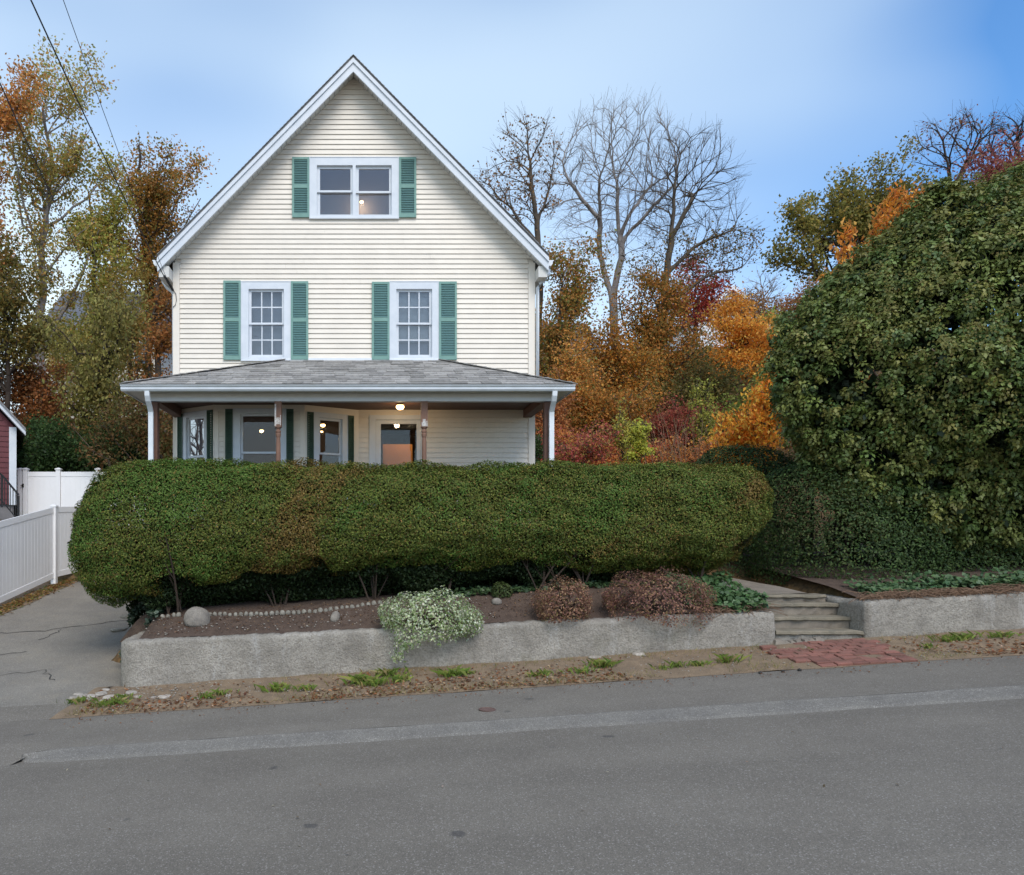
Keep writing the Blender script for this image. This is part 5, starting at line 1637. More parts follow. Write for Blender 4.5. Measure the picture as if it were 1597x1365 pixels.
x = vr.uniform(-4, 14, n); y = 10.0 - np.abs(vr.normal(size=n)) * .25
k = y > 8.6
ground_scatter('stray_leaves', 'stray leaf scraps blown onto the sidewalk asphalt', 'leaves', x[k], y[k], lambda a, b: walk_z(a), .03, [(150, 100, 66), (120, 84, 56)], M['leaf'], 502, lift=.006)
n = 1800
x = vr.uniform(-3.6, 6.0, n); y = vr.uniform(11.5, 12.5, n)
ground_scatter('mulch_chips', 'scatter of pale bark chips and leaf bits on the planting bed', 'mulch', x, y, gz, .035, [(140, 112, 84), (112, 82, 60), (176, 150, 120), (84, 62, 48)], M['leaf'], 503, [3, 3, 1, 3], lift=.028)
n = 2600
y = vr.uniform(12.5, 21, n); x = np.interp(y, [10, 15, 21], [-8.6, -8.0, -7.7]) + vr.normal(size=n) * .14 - .15
ground_scatter('fence_foot_leaves', 'brown and green leaves gathered along the foot of the white fence', 'leaves', x, y, drive_z, .07, [(150, 112, 66), (120, 90, 56), (110, 122, 62), (176, 138, 84)], M['leaf'], 504, [3, 3, 3, 2], lift=.03)
n = 60
xs_, ys_ = vr.uniform(-8, 14, n), vr.uniform(5, 8, n)
ground_scatter('road_grit', 'sparse pale leaf scraps and grit on the road', 'leaves', xs_, ys_, lambda a, b: road_z(a), .03, [(170, 160, 140), (130, 110, 84)], M['leaf'], 505, lift=.006)
# pebbles on the dirt and the bed
n = 700
x = vr.uniform(-4, 9, n); y = vr.uniform(10.15, 11.12, n); s = vr.uniform(.006, .02, n)
x = np.where(vr.random(n) < .3, vr.uniform(-4.1, -2.2, n), x)
x = np.concatenate([x, vr.uniform(-3.6, 2, 260)]); y = np.concatenate([y, vr.uniform(11.5, 12.2, 260)]); s = np.concatenate([s, vr.uniform(.006, .022, 260)])
n = len(x)
z = np.where(y < 11.3, verge_z(x, y) + .02, gz(x, y) + .025)
oct_ = np.array([[1, 0, 0], [0, 1, 0], [-1, 0, 0], [0, -1, 0], [0, 0, .7], [0, 0, -.7]], float)
V = np.stack([x, y, z], -1)[:, None] + oct_[None] * s[:, None, None] * vr.uniform(.7, 1.3, (n, 6, 1))
T = np.array([[0, 1, 4], [1, 2, 4], [2, 3, 4], [3, 0, 4], [1, 0, 5], [2, 1, 5], [3, 2, 5], [0, 3, 5]])
tag(raw_mesh('pebbles', V.reshape(-1, 3), (np.arange(n)[:, None, None] * 6 + T[None]).reshape(-1, 3), M['grit']), 'scattered small pebbles on the dirt strip and mulch', 'pebbles', kind='stuff')
# lawn grass behind the hedge
n = 26000
x = vr.uniform(3.4, 6.3, n); y = vr.uniform(13.3, 18, n); z = gz(x, y) + .015
h = vr.uniform(.04, .09, n); a = vr.uniform(0, 6.28, n); w = .006
V = np.zeros((n, 3, 3))
V[:, 0] = np.stack([x - w * np.cos(a), y - w * np.sin(a), z], -1); V[:, 1] = np.stack([x + w * np.cos(a), y + w * np.sin(a), z], -1)
V[:, 2] = np.stack([x + vr.normal(size=n) * .03, y + vr.normal(size=n) * .03, z + h], -1)
raw_mesh('grass', V.reshape(-1, 3), np.arange(n * 3).reshape(n, 3), M['blade'], cols=pal([(118, 140, 54), (136, 152, 66), (100, 124, 48)], n, .2, r=vr), kind='stuff')

# ------------------------------------------------------------------ trees
TREES = 'trees of the wooded slope behind the house'

def poly_at(pts, t):
    s = t * (len(pts) - 1); i = min(int(s), len(pts) - 2); return pts[i] + (pts[i + 1] - pts[i]) * (s - i)


def tree(label, trunk, Y, crowns, nleaf, size, colours, seed, weights=None, bark='bark', r0=.16, limbs=16, clusters=10, sig=.42,
         name='tree', cat='tree', group=TREES, droop=0., spread=.65, leafy=1., aspect=.6, twig=.5, shell=.55, jitter=.3):
    """trunk: (px, py) points from the foot up; crowns: (px, py, rx, ry) ellipses in the photograph at depth Y, given real depth too"""
    r = np.random.default_rng(seed); s = FPX / Y
    tp = [P(px, py, Y) for px, py in trunk]
    x0 = tp[0][0]; zb = float(gz(x0, Y)) - .25
    base = np.array([x0, Y, zb])
    for i, p in enumerate(tp): p[1] += r.normal() * .15 * i
    if tp[0][2] > zb + .3: tp = [base] + tp
    else: tp[0] = base
    e = empty(name, base, label, cat, group)
    segs = []
    fine = []
    for a, b in zip(tp[:-1], tp[1:]): fine += [a + (b - a) * t for t in np.linspace(0, 1, 5, endpoint=False)]
    fine.append(tp[-1])
    for i in range(1, len(fine) - 1): fine[i] = fine[i] + r.normal(size=3) * (.05, .05, 0) * min(1, Y / 25)
    n = len(fine)
    rad = lambda i: r0 * (1 - .8 * i / (n - 1))
    trunk_segs = [(fine[i], fine[i + 1], rad(i), rad(i + 1)) for i in range(n - 1)]
    tubes_mesh('trunk', trunk_segs, M[bark], e, sides=8)
    cl = []
    W = np.array([c[2] * c[3] for c in crowns], float); W /= W.sum()
    for c, w in zip(crowns, W):
        cc = P(c[0], c[1], Y); cr = np.array([c[2] / s, (c[4] if len(c) > 4 else .85) * c[2] / s, c[3] / s])
        for k in range(max(2, int(round(limbs * w)))):
            d = unit(r.normal(size=3)) * r.uniform(shell, 1.0) ** .6
            tgt = cc + d * cr
            hd = math.hypot(tgt[0] - fine[-1][0], tgt[1] - fine[-1][1])
            want = tgt[2] - hd * spread - r.uniform(.2, .8)
            cand = [i for i in range(n // 4, n) if fine[i][2] <= want] or [n // 4]
            i = cand[-1] if r.random() < .6 else cand[r.integers(max(0, len(cand) - 5), len(cand))]
            a = fine[i]
            mid = a + (tgt - a) * .5 + np.array([r.normal() * .25, r.normal() * .25, -.12 * np.linalg.norm(tgt - a) + r.normal() * .15])
            m_ = 7
            q = bez(a, mid, tgt, m_)
            q[1:-1] += r.normal(size=(m_ - 2, 3)) * .07
            R = min(rad(i) * .6, .03 + .016 * np.linalg.norm(tgt - a))
            for j in range(m_ - 1): segs.append((q[j], q[j + 1], R * (1 - .13 * j), R * (1 - .13 * (j + 1))))
            for j in range(clusters):
                t = r.uniform(.35, 1.05); b = poly_at(q, min(t, 1.))
                e2 = b + unit(r.normal(size=3) * (1, 1, .7) + (tgt - a) * .12 + np.array([0, 0, .25 - droop])) * r.uniform(.25, 1.) * twig * max(.6, cr.mean() * .45)
                segs.append((b, (b + e2) / 2 + r.normal(size=3) * .05, R * .3, R * .2)); segs.append((segs[-1][1], e2, R * .2, R * .09))
                cl.append(e2); cl.append((b + e2) / 2)
    tubes_mesh('limbs', [(a, b, max(u, .009), max(v, .006)) for a, b, u, v in segs], M[bark], e, sides=4, kind='stuff')
    cl = np.array(cl)
    if nleaf:
        nleaf = int(nleaf * 1.5); size = size * .82; sig = sig * .82
        ci = cl[r.integers(0, len(cl), nleaf)]
        C = ci + r.normal(size=(nleaf, 3)) * sig * np.array([1, 1, .62]) - np.array([0, 0, droop]) * np.abs(r.normal(size=(nleaf, 1))) * .4
        keep = r.random(nleaf) < leafy
        C = C[keep]
        col = pal(colours, len(C), jitter, weights, r=r) * 1.38
        k = sn(C, .8, seed)
        col = col * (1 + .18 * k[:, None])
        if droop: ax = np.tile(np.array([0., 0, -1]), (len(C), 1))
        else: ax = None
        leaves('crown', C, size, np.clip(col, 0, 1), M['leaf'], e, axis=ax, aspect=aspect, r=r, kind='stuff')
    return e


def colonise(seeds, pts, r, step=.28, reach=2.2, kill=.55, up=.12, rounds=90):
    """grow twigs from the seed polyline nodes towards the points (space colonisation); returns nodes, parents"""
    N = [np.array(p, float) for p in seeds[0]]; PA = list(seeds[1])
    A = pts.copy(); nodes = np.array(N)
    best = np.full(len(A), 1e9); bi = np.zeros(len(A), int)
    def upd(new, first):
        d = np.linalg.norm(A[:, None] - new[None], axis=2); k = d.argmin(1); dm = d[np.arange(len(A)), k]
        m = dm < best; best[m] = dm[m]; bi[m] = k[m] + first
    upd(nodes, 0)
    for it in range(rounds):
        m = best < (reach if it > 12 else reach * 2.2)
        if not m.any() or len(A) == 0: break
        dirs = {}
        v = unit(A[m] - nodes[bi[m]])
        ids = bi[m]; uq = np.unique(ids)
        nk = np.bincount(np.array(PA)[1:], minlength=len(nodes)); uq = uq[nk[uq] < 3]
        if len(uq) == 0: break
        acc = np.zeros((len(nodes), 3)); np.add.at(acc, ids, v)
        pd = unit(nodes[uq] - nodes[np.maximum(np.array(PA)[uq], 0)] + 1e-6)
        g = unit(unit(acc[uq]) + pd * .7 + r.normal(size=(len(uq), 3)) * .13 + np.array([0, 0, up]))
        new = nodes[uq] + g * step
        first = len(nodes); nodes = np.concatenate([nodes, new]); PA += list(uq)
        upd(new, first)
        al = best > kill
        A, best, bi = A[al], best[al], bi[al]
        if len(A) == 0: break
    return nodes, np.array(PA)


def bare_tree(label, lines, Y, crowns, seed, natt=1500, r0=.17, bark='bark_pale', nleaf=0, leaf_cols=None, lsize=.12, group=TREES, lowleaf=None, tip=.006, step=.28, twigs=3, kill=.5, up=.12):
    """leafless tree: lines are the trunk and leaders as (px, py) polylines, twigs grow into the crown ellipses"""
    r = np.random.default_rng(seed); s = FPX / Y
    seeds, par = [], []
    for li, ln in enumerate(lines):
        pts = [P(px, py, Y) for px, py in ln]
        if li == 0:
            base = np.array([pts[0][0], Y, float(gz(pts[0][0], Y)) - .3])
            pts = [base] + pts if pts[0][2] > base[2] + .3 else [base] + pts[1:]
        else:
            for k, p in enumerate(pts[1:]): p[1] += r.normal() * .5 * (k + 1)
        prev = -1 if li == 0 else int(np.argmin(np.linalg.norm(np.array(seeds) - pts[0], axis=1)))
        if li == 0: seeds.append(pts[0]); par.append(-1); prev = 0
        for a, b in zip(pts[:-1], pts[1:]):
            n = max(1, int(np.linalg.norm(b - a) / .35))
            for k in range(1, n + 1):
                seeds.append(a + (b - a) * k / n + (r.normal(size=3) * .025)); par.append(prev); prev = len(seeds) - 1
    at = []
    W = np.array([c[2] * c[3] for c in crowns], float); W /= W.sum()
    for c, w in zip(crowns, W):
        d = unit(r.normal(size=(int(natt * w), 3))) * r.random((int(natt * w), 1)) ** (1 / 2.6)
        at.append(P(c[0], c[1], Y) + d * np.array([c[2] / s, c[2] * .8 / s, c[3] / s]))
    nodes, PA = colonise((seeds, par), np.concatenate(at), r, step=step, kill=kill, up=up)
    n = len(nodes)
    for _ in range(3):                               # ease out the kinks
        kid_sum = np.zeros((n, 3)); kc = np.zeros(n)
        np.add.at(kid_sum, PA[1:], nodes[1:]); np.add.at(kc, PA[1:], 1)
        mid = (nodes[np.maximum(PA, 0)] + kid_sum / np.maximum(kc, 1)[:, None]) / 2
        ok = (kc > 0) & (PA >= 0)
        nodes = np.where(ok[:, None], nodes * .45 + mid * .55, nodes)
    w = np.zeros(n); kids = np.bincount(PA[PA >= 0], minlength=n)
    w[kids == 0] = 1
    for i in range(n - 1, 0, -1): w[PA[i]] += w[i]
    rad = np.maximum(r0 * (w / w[0]) ** .47, tip)
    e = empty('tree', base, label, 'tree', group)
    nt = len(seeds)
    tubes_mesh('trunk', [(nodes[PA[i]], nodes[i], rad[PA[i]], rad[i]) for i in range(1, nt)], M[bark], e, sides=7)
    segs = [(nodes[PA[i]], nodes[i], min(rad[PA[i]], rad[i] * 1.3), rad[i]) for i in range(nt, n)]
    ends = np.where((kids == 0) & (np.arange(n) >= nt))[0]
    tips = nodes[ends]
    for i in ends:                                   # a spray of fine twigs at every end
        d = unit(nodes[i] - nodes[PA[i]])
        for k in range(twigs + 3):
            q = nodes[i] if k < 3 else nodes[PA[i]]
            v = unit(d + r.normal(size=3) * .38 + np.array([0, 0, .22])) * r.uniform(.35, 1.0)
            segs.append((q, q + v * .5, tip, tip * .8)); segs.append((q + v * .5, q + v + r.normal(size=3) * .05, tip * .8, tip * .6))
    for i in np.where((w < 9) & (kids > 0) & (np.arange(n) >= nt))[0]:
        if r.random() < .75:
            d = unit(nodes[i] - nodes[PA[i]])
            v = unit(d + r.normal(size=3) * .6 + np.array([0, 0, .2])) * r.uniform(.25, .8)
            segs.append((nodes[i], nodes[i] + v * .5, tip, tip * .8)); segs.append((nodes[i] + v * .5, nodes[i] + v + r.normal(size=3) * .06, tip * .8, tip * .6))
    tubes_mesh('branches', segs, M[bark], e, sides=3, kind='stuff')
    if nleaf:
        tp_ = tips if lowleaf is None else tips[tips[:, 2] < lowleaf]
        C = tp_[r.integers(0, len(tp_), nleaf)] + r.normal(size=(nleaf, 3)) * .22
        leaves('crown', C, lsize, pal(leaf_cols, nleaf, .3, r=r), M['leaf'], e, aspect=.6, r=r, kind='stuff')
    return e

OLIVE = [(124, 122, 62), (108, 106, 54), (140, 130, 70), (98, 92, 50)]
ORANGE = [(176, 124, 62), (158, 108, 54), (190, 138, 72), (140, 104, 56)]
BROWN = [(138, 92, 52), (120, 80, 46), (156, 106, 62), (104, 74, 44)]
GOLD = [(204, 146, 60), (188, 126, 52), (212, 160, 76), (168, 118, 54)]
RED = [(150, 62, 56), (170, 76, 70), (128, 52, 48), (184, 96, 84)]
YGREEN = [(146, 150, 66), (160, 160, 78), (124, 136, 60)]

# --- left of the house
tree('tall pale-trunked tree with thin olive and brown leaves left of the house', [(64, 690), (66, 520), (70, 380), (76, 260), (82, 190)], 30,
     [(112, 122, 60, 84), (100, 250, 85, 70), (60, 330, 70, 80), (110, 400, 80, 70), (30, 440, 50, 70), (60, 200, 40, 60), (150, 210, 40, 60)], 9500, .16, [(150, 142, 80), (160, 138, 78), (130, 130, 68), (164, 124, 68)], 1001, bark='bark_pale', r0=.24, limbs=34, clusters=9, sig=.36, leafy=.9)
tree('bright orange tree cut by the left edge of the picture', [(-34, 690), (-30, 400), (-22, 160)], 27, [(-2, 95, 48, 104), (-12, 260, 52, 80), (-30, 400, 60, 80)], 8500, .15,
     [(184, 126, 66), (166, 108, 56), (190, 140, 82), (140, 112, 60)], 1002, r0=.2, limbs=20, clusters=9, sig=.36)
tree('rusty orange-brown tree just left of the main gable', [(236, 640), (232, 470), (224, 330), (218, 230)], 33, [(225, 250, 55, 75), (270, 310, 62, 90), (215, 370, 60, 100), (290, 400, 45, 70)], 12500, .16,
     [(168, 120, 58), (148, 106, 54), (180, 130, 66), (130, 106, 54), (124, 118, 60)], 1003, bark='bark_dark', r0=.2, limbs=30, clusters=9, sig=.40)
tree('loose olive-green tree between the pale trunk and the rusty tree', [(152, 640), (150, 520), (143, 380), (138, 300)], 31, [(140, 300, 62, 80), (165, 400, 62, 90), (120, 480, 62, 70), (190, 480, 55, 80)], 9800, .17,
     [(142, 142, 68), (126, 128, 60), (156, 146, 76), (160, 134, 68)], 1004, bark='bark', r0=.17, limbs=28, clusters=9, sig=.40)
tree('dark olive tree low at the left edge with sky showing through', [(14, 690), (12, 560), (10, 470)], 26, [(10, 420, 50, 70), (20, 520, 52, 60), (-25, 480, 50, 80)], 5200, .16, [(112, 104, 52), (98, 92, 46), (134, 110, 54)], 1005, bark='bark_dark', r0=.15, limbs=20, sig=.34)
tree('burnt orange understorey maple above the red house roof', [(34, 700), (30, 640)], 27, [(20, 620, 70, 46), (90, 640, 50, 46), (60, 590, 50, 34)], 8200, .14, [(142, 90, 50), (122, 78, 46), (156, 104, 58), (104, 76, 46)], 1006, r0=.1, limbs=20, sig=.36)
tree('yellow-green tree with hanging leaf sprays in front of the hillside house', [(176, 690), (172, 600), (160, 520), (150, 480)], 24, [(120, 590, 50, 46), (165, 560, 50, 56), (190, 620, 34, 44), (110, 500, 50, 36), (190, 480, 45, 40)], 5200, .17,
     [(136, 128, 70), (120, 114, 62), (150, 140, 80), (112, 104, 56)], 1007, bark='bark_dark', r0=.13, limbs=26, droop=.6, sig=.30, aspect=.5)
tree('slender dark-trunked tree against the corner of the hillside house', [(207, 680), (205, 560), (203, 440)], 29, [(200, 440, 40, 60), (215, 520, 36, 60)], 2300, .15, [(132, 110, 56), (120, 104, 52)], 1008, bark='bark_dark', r0=.11, limbs=14, sig=.35)
tree('thick grey trunk with brown leaves close to the left wall of the house', [(248, 700), (243, 600), (240, 480), (252, 420)], 28, [(250, 470, 32, 70), (232, 560, 34, 60), (262, 560, 24, 60)], 2900, .15, [(150, 100, 54), (128, 92, 48)], 1009, bark='bark', r0=.22, limbs=14, sig=.34)
tree('small russet tree in the shade behind the left porch corner', [(250, 730), (248, 690)], 22, [(215, 640, 40, 40), (255, 660, 40, 46), (160, 660, 50, 30)], 4800, .12, [(120, 88, 54), (106, 88, 52), (94, 94, 54)], 1010, r0=.08, limbs=16, sig=.3)
tree('olive and gold thicket tree on the far left slope', [(100, 640), (98, 560)], 40, [(60, 540, 80, 50), (150, 560, 70, 44)], 5200, .19, [(150, 132, 62), (122, 112, 54), (164, 140, 70)], 1011, r0=.13, limbs=18, sig=.5)
for k, (px, py, rx, ry, Y, lb) in enumerate([(95, 690, 76, 42, 24, 'broad dark green evergreen shrub behind the white gate'), (178, 690, 60, 40, 23.5, 'dark green evergreen shrub left of the porch downspout'), (50, 716, 40, 24, 23, 'low dark shrub against the red house corner')]):
    tree(lb, [(px, 735), (px, 715)], Y, [(px, py, rx, ry)], 7500, .12, [(62, 84, 46), (50, 72, 40), (76, 98, 54)], 1020 + k, bark='bark_dark', r0=.05, limbs=22, sig=.26, name='shrub', cat='shrub', group=None, shell=.3)

# --- right of the house
bare_tree('bare pale tree with a forked trunk and a broad fan of twigs', [[(958, 640), (958, 500), (955, 462)], [(955, 462), (944, 400), (940, 345), (925, 290)], [(955, 462), (968, 400), (973, 350), (966, 280)], [(940, 345), (905, 310), (880, 280)], [(973, 350), (1000, 310), (1030, 270)], [(971, 372), (1010, 330), (1040, 300)]], 36,
          [(960, 285, 116, 122)], 2001, natt=3000, r0=.20, kill=.45)
bare_tree('second bare tree with upswept branches leaning right', [[(1022, 660), (1030, 520), (1042, 420), (1050, 350), (1052, 280)], [(1042, 420), (1085, 385), (1130, 365)], [(1048, 370), (1075, 310), (1100, 270)], [(1034, 480), (1090, 440), (1150, 425)], [(1036, 460), (1010, 410)]], 34,
          [(1075, 300, 78, 100), (1120, 390, 66, 50), (1010, 420, 36, 34)], 2002, natt=2000, r0=.18, bark='bark', kill=.42,
          nleaf=1700, leaf_cols=[(128, 114, 64), (150, 110, 62), (112, 102, 58)], lowleaf=CAMZ + (838 - 370) * 34 / FPX)
bare_tree('slim half-bare tree rising behind the right slope of the roof', [[(838, 600), (842, 420), (836, 330), (826, 250)], [(840, 380), (800, 320)], [(838, 345), (862, 280)]], 32,
          [(822, 270, 56, 86), (790, 320, 60, 70)], 2003, natt=1300, r0=.15, bark='bark', nleaf=1500, leaf_cols=[(150, 108, 68), (128, 102, 64), (164, 124, 82)], lsize=.12, kill=.45)
bare_tree('dark bare tree behind the top of the ivy mound', [[(1490, 420), (1480, 320), (1482, 260)], [(1484, 300), (1520, 240)]], 38, [(1490, 225, 62, 46), (1540, 220, 40, 40)], 2004, natt=800, r0=.15, bark='bark_dark', nleaf=500, leaf_cols=[(130, 104, 70), (150, 92, 74)], lsize=.14)
bare_tree('bare dark tree at the far right edge above the ivy', [[(1600, 400), (1590, 260)]], 36, [(1585, 225, 50, 46)], 2005, natt=500, r0=.14, bark='bark_dark')
bare_tree('small pale bare tree far up the hill left of the oak', [[(1190, 520), (1190, 470)]], 62, [(1190, 455, 30, 26)], 2006, natt=420, r0=.13, step=.35, tip=.012)
bare_tree('bare branching street tree reflected in the left pane of the bay window', [[(-1300, 900), (-1290, 600)]], 11.5, [(-1200, 300, 420, 420)], 2007, natt=900, r0=.16, group=None, step=.3, tip=.012)
tree('olive and brown tree against the right wall of the house', [(876, 640), (872, 520), (868, 430)], 31, [(870, 430, 48, 50), (890, 500, 62, 60), (860, 560, 48, 60), (925, 420, 40, 40)], 9000, .15,
     [(150, 106, 52), (124, 108, 54), (108, 110, 52), (166, 116, 58)], 1101, bark='bark_dark', r0=.16, limbs=30, sig=.42)
tree('broad brown-orange tree in front of the leaning bare tree', [(1012, 660), (1016, 560), (1020, 480)], 32, [(1010, 470, 60, 50), (1060, 500, 60, 50), (1000, 550, 60, 60), (1080, 560, 52, 50), (1040, 420, 40, 30)], 10500, .15,
     [(158, 106, 50), (130, 104, 50), (172, 116, 54), (112, 100, 50)], 1102, bark='bark_dark', r0=.18, limbs=34, sig=.42)
tree('golden tree below the white gabled hilltop house', [(1150, 640), (1152, 560), (1156, 510)], 34, [(1160, 490, 56, 38), (1130, 530, 44, 40), (1180, 540, 46, 44), (1140, 580, 40, 30)], 9800, .15, GOLD, 1103, bark='bark_dark', r0=.14, limbs=32, sig=.36)
tree('glowing orange maple filling the slope right of the porch roof', [(900, 690), (902, 640)], 27, [(880, 600, 50, 60), (930, 620, 62, 56), (900, 550, 44, 40), (985, 620, 52, 46)], 11000, .13, [(182, 126, 60), (164, 110, 54), (192, 138, 68), (144, 108, 56), (126, 116, 60)], 1104, r0=.12, limbs=32, sig=.36)
tree('ochre understorey tree beneath the forked bare tree', [(968, 680), (966, 600)], 29, [(960, 560, 60, 56), (1000, 640, 46, 50), (940, 500, 40, 36)], 8200, .14, [(176, 118, 48), (152, 104, 46), (136, 112, 52)], 1105, r0=.1, limbs=26, sig=.38)
tree('dark red tree top showing beside the leaning bare tree', [(1085, 640), (1085, 470)], 38, [(1085, 430, 40, 30), (1110, 450, 30, 20), (1065, 450, 30, 26)], 3400, .17, [(150, 56, 48), (164, 74, 56), (124, 60, 46)], 1106, r0=.12, limbs=16, sig=.42)
tree('dim olive tree filling the shade at the foot of the slope', [(1090, 680), (1092, 620)], 30, [(1060, 620, 70, 40), (1130, 620, 50, 36), (1100, 580, 46, 30)], 6600, .15, [(104, 98, 50), (92, 88, 48), (124, 104, 54)], 1107, r0=.1, limbs=22, sig=.42)
tree('soft yellow-green tree between the golden tree and the ivy mound', [(1205, 640), (1206, 560)], 38, [(1200, 500, 30, 34), (1215, 560, 40, 40), (1180, 610, 40, 24)], 5200, .17, [(150, 156, 72), (128, 140, 62), (120, 124, 58)], 1108, r0=.1, limbs=20, sig=.42)
tree('light green tree with flat layered branches beside the ivy mound', [(1190, 700), (1190, 640)], 24, [(1180, 600, 46, 30), (1215, 570, 40, 30), (1160, 640, 40, 26)], 5200, .12, [(138, 148, 66), (118, 132, 56), (150, 150, 76)], 1109, r0=.07, limbs=20, sig=.26)
tree('orange and yellow leafy tree tucked against the left flank of the ivy mound', [(1205, 705), (1208, 650)], 18, [(1152, 662, 34, 30), (1182, 632, 32, 40), (1205, 590, 24, 36), (1130, 690, 30, 14), (1228, 540, 20, 30)], 6000, .13,
     [(216, 150, 52), (204, 128, 46), (226, 168, 76), (188, 116, 48), (184, 150, 62)], 1110, r0=.07, limbs=32, sig=.16, droop=.25, aspect=.5, twig=.3)
tree('spreading oak with olive leaf tufts above the ivy mound', [(1310, 620), (1296, 450), (1300, 395)], 26, [(1260, 330, 66, 46), (1340, 275, 72, 44), (1420, 262, 52, 34), (1230, 390, 44, 30), (1390, 330, 60, 40), (1300, 300, 60, 40)], 9500, .15,
     [(134, 126, 62), (116, 112, 56), (150, 130, 66), (102, 100, 52)], 1111, bark='bark_dark', r0=.18, limbs=40, clusters=8, sig=.24, spread=.3, shell=.75)
tree('apricot-leaved tree hanging over the top of the ivy mound', [(1400, 560), (1370, 420), (1390, 360)], 19.5, [(1400, 300, 40, 28), (1350, 360, 46, 46), (1430, 300, 34, 26), (1300, 410, 40, 26), (1285, 445, 28, 22), (1420, 350, 60, 30), (1270, 470, 24, 20)], 4300, .21,
     [(222, 156, 62), (208, 136, 54), (230, 172, 90), (196, 124, 62)], 1112, bark='bark_dark', r0=.09, limbs=34, clusters=6, sig=.15, droop=.9, aspect=.42, twig=.35)
tree('wine-red tree at the right edge behind the ivy mound', [(1580, 460), (1575, 330)], 28, [(1570, 245, 46, 36), (1530, 280, 46, 24), (1610, 260, 40, 46), (1490, 300, 30, 14)], 6600, .14, [(138, 78, 74), (156, 92, 82), (118, 66, 64), (150, 110, 88)], 1113, bark='bark_dark', r0=.13, limbs=26, sig=.34)
tree('distant reddish-brown tree on the hilltop left of the ivy mound', [(1240, 560), (1240, 500)], 56, [(1240, 480, 36, 36), (1275, 470, 36, 46), (1215, 510, 30, 26)], 5600, .22, [(150, 96, 58), (136, 90, 58), (162, 112, 66)], 1114, r0=.15, limbs=20, sig=.6)
tree('distant brown tree top behind the golden tree', [(1150, 560), (1150, 500)], 60, [(1160, 470, 30, 20), (1205, 480, 24, 24)], 2600, .24, [(140, 104, 70), (124, 92, 64)], 1115, r0=.14, limbs=14, sig=.6)
for k, (px, Y) in enumerate([(700, 40), (600, 42), (480, 42), (360, 38), (310, 34), (760, 38)]):
    tree(['brown tree hidden mostly by the right half of the roof', 'brown tree behind the middle of the house', 'tree behind the left middle of the house', 'rust tree behind the left eave of the house', 'orange tree tight behind the left wall of the house', 'olive tree behind the right eave of the house'][k],
         [(px, 640), (px, 470)], Y, [(px, 430, 60, 70), (px + 20, 540, 60, 70)], 3200, .2, ORANGE + BROWN, 1130 + k, r0=.16, limbs=18, sig=.5)

# --- shrubs, canes and vines at the foot of the right slope
def shrub(label, Y, crowns, n, size, cols, seed, cat='shrub', **kw):
    px = crowns[0][0]
    return tree(label, [(px, 735), (px, 715)], Y, crowns, n, size, cols, seed, name='shrub', cat=cat, group=None, r0=.035, limbs=kw.pop('limbs', 22), sig=kw.pop('sig', .2), spread=.25, shell=.3, **kw)
shrub('crimson and pink shrub right of the porch downspout', 21, [(905, 700, 46, 24), (930, 680, 34, 22), (872, 712, 20, 20)], 2400, .10, [(176, 88, 84), (186, 110, 96), (150, 78, 66), (170, 116, 70), (150, 132, 70)], 1201)
shrub('bright pink-red shrub beside the porch corner at hedge height', 19.5, [(852, 708, 12, 20), (842, 690, 10, 16)], 900, .09, [(204, 92, 92), (186, 78, 76), (190, 120, 96)], 1202, limbs=10, sig=.08, twig=.15)
shrub('deep red burning bush beneath the leaning bare tree', 25, [(1060, 640, 44, 34), (1090, 660, 36, 30), (1030, 660, 30, 26)], 5200, .11, [(152, 74, 62), (168, 90, 72), (126, 66, 54), (160, 112, 76)], 1203)
shrub('yellow-green vine column on a dead stem at hedge top', 20, [(992, 690, 10, 26), (996, 660, 12, 16)], 1100, .10, [(190, 186, 82), (168, 172, 72)], 1204, cat='vine', limbs=12, sig=.09, twig=.18)
shrub('pale yellow vine over canes left of the burning bush', 21, [(972, 650, 12, 30), (980, 690, 10, 20)], 900, .09, [(178, 168, 80), (156, 148, 70)], 1205, cat='vine', limbs=12, sig=.09, twig=.18)
shrub('arching green vine hanging beside the orange tree', 22, [(1100, 650, 14, 40), (1095, 600, 18, 12)], 1300, .10, [(160, 158, 74), (136, 138, 64)], 1206, cat='vine', limbs=14, sig=.1, twig=.2)
shrub('tangle of orange, pink and yellow brush behind the hedge', 23, [(960, 710, 70, 24), (1040, 710, 60, 24), (880, 690, 40, 30)], 6200, .10, [(196, 128, 66), (172, 104, 62), (208, 160, 90), (168, 96, 80)], 1207)
shrub('golden brush at the left flank of the yew hedge', 21, [(1110, 700, 46, 24), (1060, 715, 40, 14)], 3600, .10, [(198, 140, 72), (176, 116, 66), (160, 110, 80)], 1208)
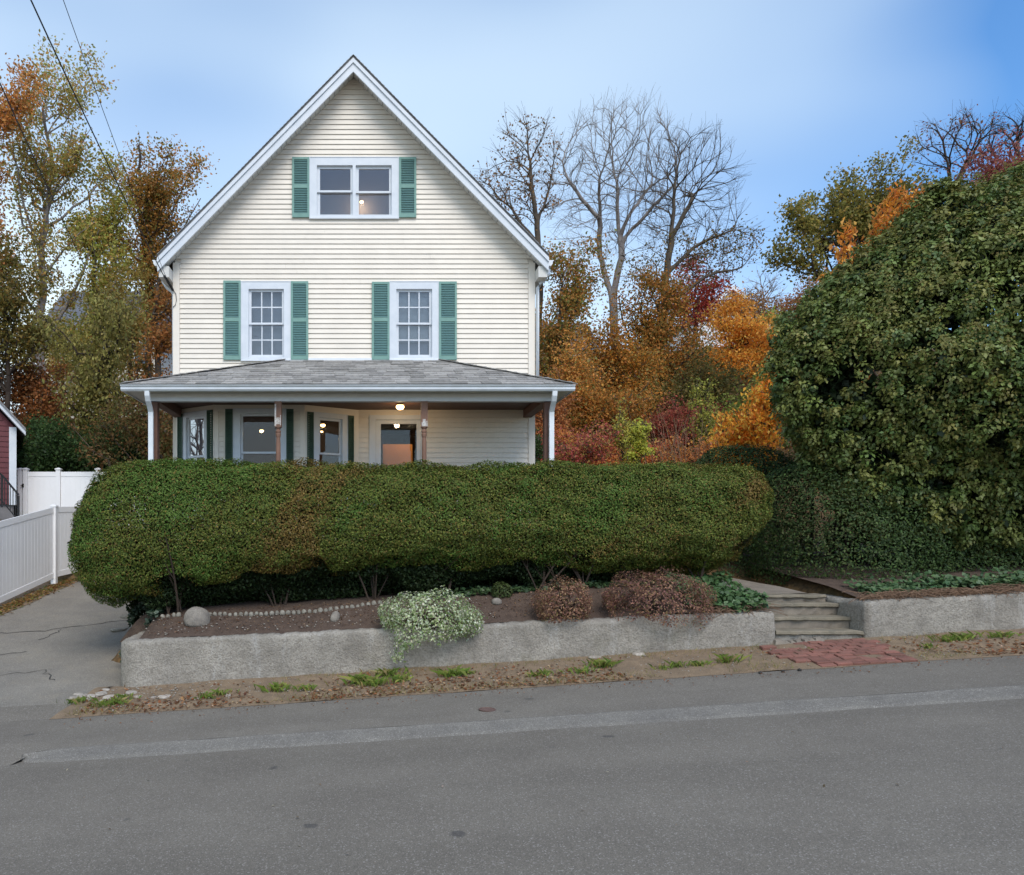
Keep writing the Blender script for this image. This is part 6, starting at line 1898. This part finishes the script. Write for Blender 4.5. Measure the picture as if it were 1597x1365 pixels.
shrub('dark green upright shrub in the gap between house wall and downspout', 18.5, [(838, 700, 7, 24), (836, 680, 5, 20)], 1500, .06, [(56, 80, 42), (70, 92, 50)], 1209, limbs=10, sig=.06, twig=.12)
shrub('rusty brush on the slope right of the house wall', 24, [(850, 650, 30, 40), (870, 620, 30, 40)], 4200, .11, [(178, 116, 66), (156, 98, 58), (196, 136, 84)], 1210)
cr = np.random.default_rng(909)
for k, (px, Y, lb) in enumerate([(1075, 20.5, 'sheaf of dry bare canes in front of the burning bush'), (1040, 21.5, 'thin arching bare canes left of the dry sheaf'), (1120, 21, 'scraggy bare canes close to the yew hedge')]):
    q = P(px, 730, Y); g0 = float(gz(q[0], Y)) - .1; segs = []
    for j in range(46):
        a = np.array([q[0] + cr.normal() * .4, Y + cr.normal() * .4, g0]); e_ = a + np.array([cr.normal() * .7, cr.normal() * .5, cr.uniform(.9, 2.9)])
        b = bez(a, (a + e_) / 2 + np.array([cr.normal() * .15, 0, .3]), e_, 5)
        for i in range(4): segs.append((b[i], b[i + 1], .011 - .0018 * i, .0092 - .0018 * i))
    e = empty('bare_canes', (q[0], Y, g0), lb, 'canes'); tubes_mesh('canes', segs, M['cane'], e, sides=3, kind='stuff')
# undergrowth that nobody could count, on the wooded slope
n = 52000
x = cr.uniform(-26, 28, n); y = 22.2 + np.abs(cr.normal(size=n)) * 11
k = ~((x > -4.6) & (x < 4) & (y < 26)); x, y = x[k], y[k]; n = len(x)
lump = np.clip(.5 + .6 * sn(np.stack([x, y, x * 0], -1), .8, 12), 0.05, 1.3)
z = gz(x, y) + cr.random(n) * .95 * lump
tint = sn(np.stack([x, y, x * 0], -1), .5, 14)
col = np.where((tint > .15)[:, None], pal([(150, 98, 54), (128, 84, 50), (112, 90, 54)], n, .3, r=cr), pal([(110, 98, 56), (128, 88, 50), (92, 90, 50), (146, 104, 62)], n, .3, r=cr))
tag(leaves('undergrowth', np.stack([x, y, z], -1), .17, col, M['leaf'], None, aspect=.6, r=cr), 'low brown and olive undergrowth covering the wooded slope', 'undergrowth', kind='stuff')
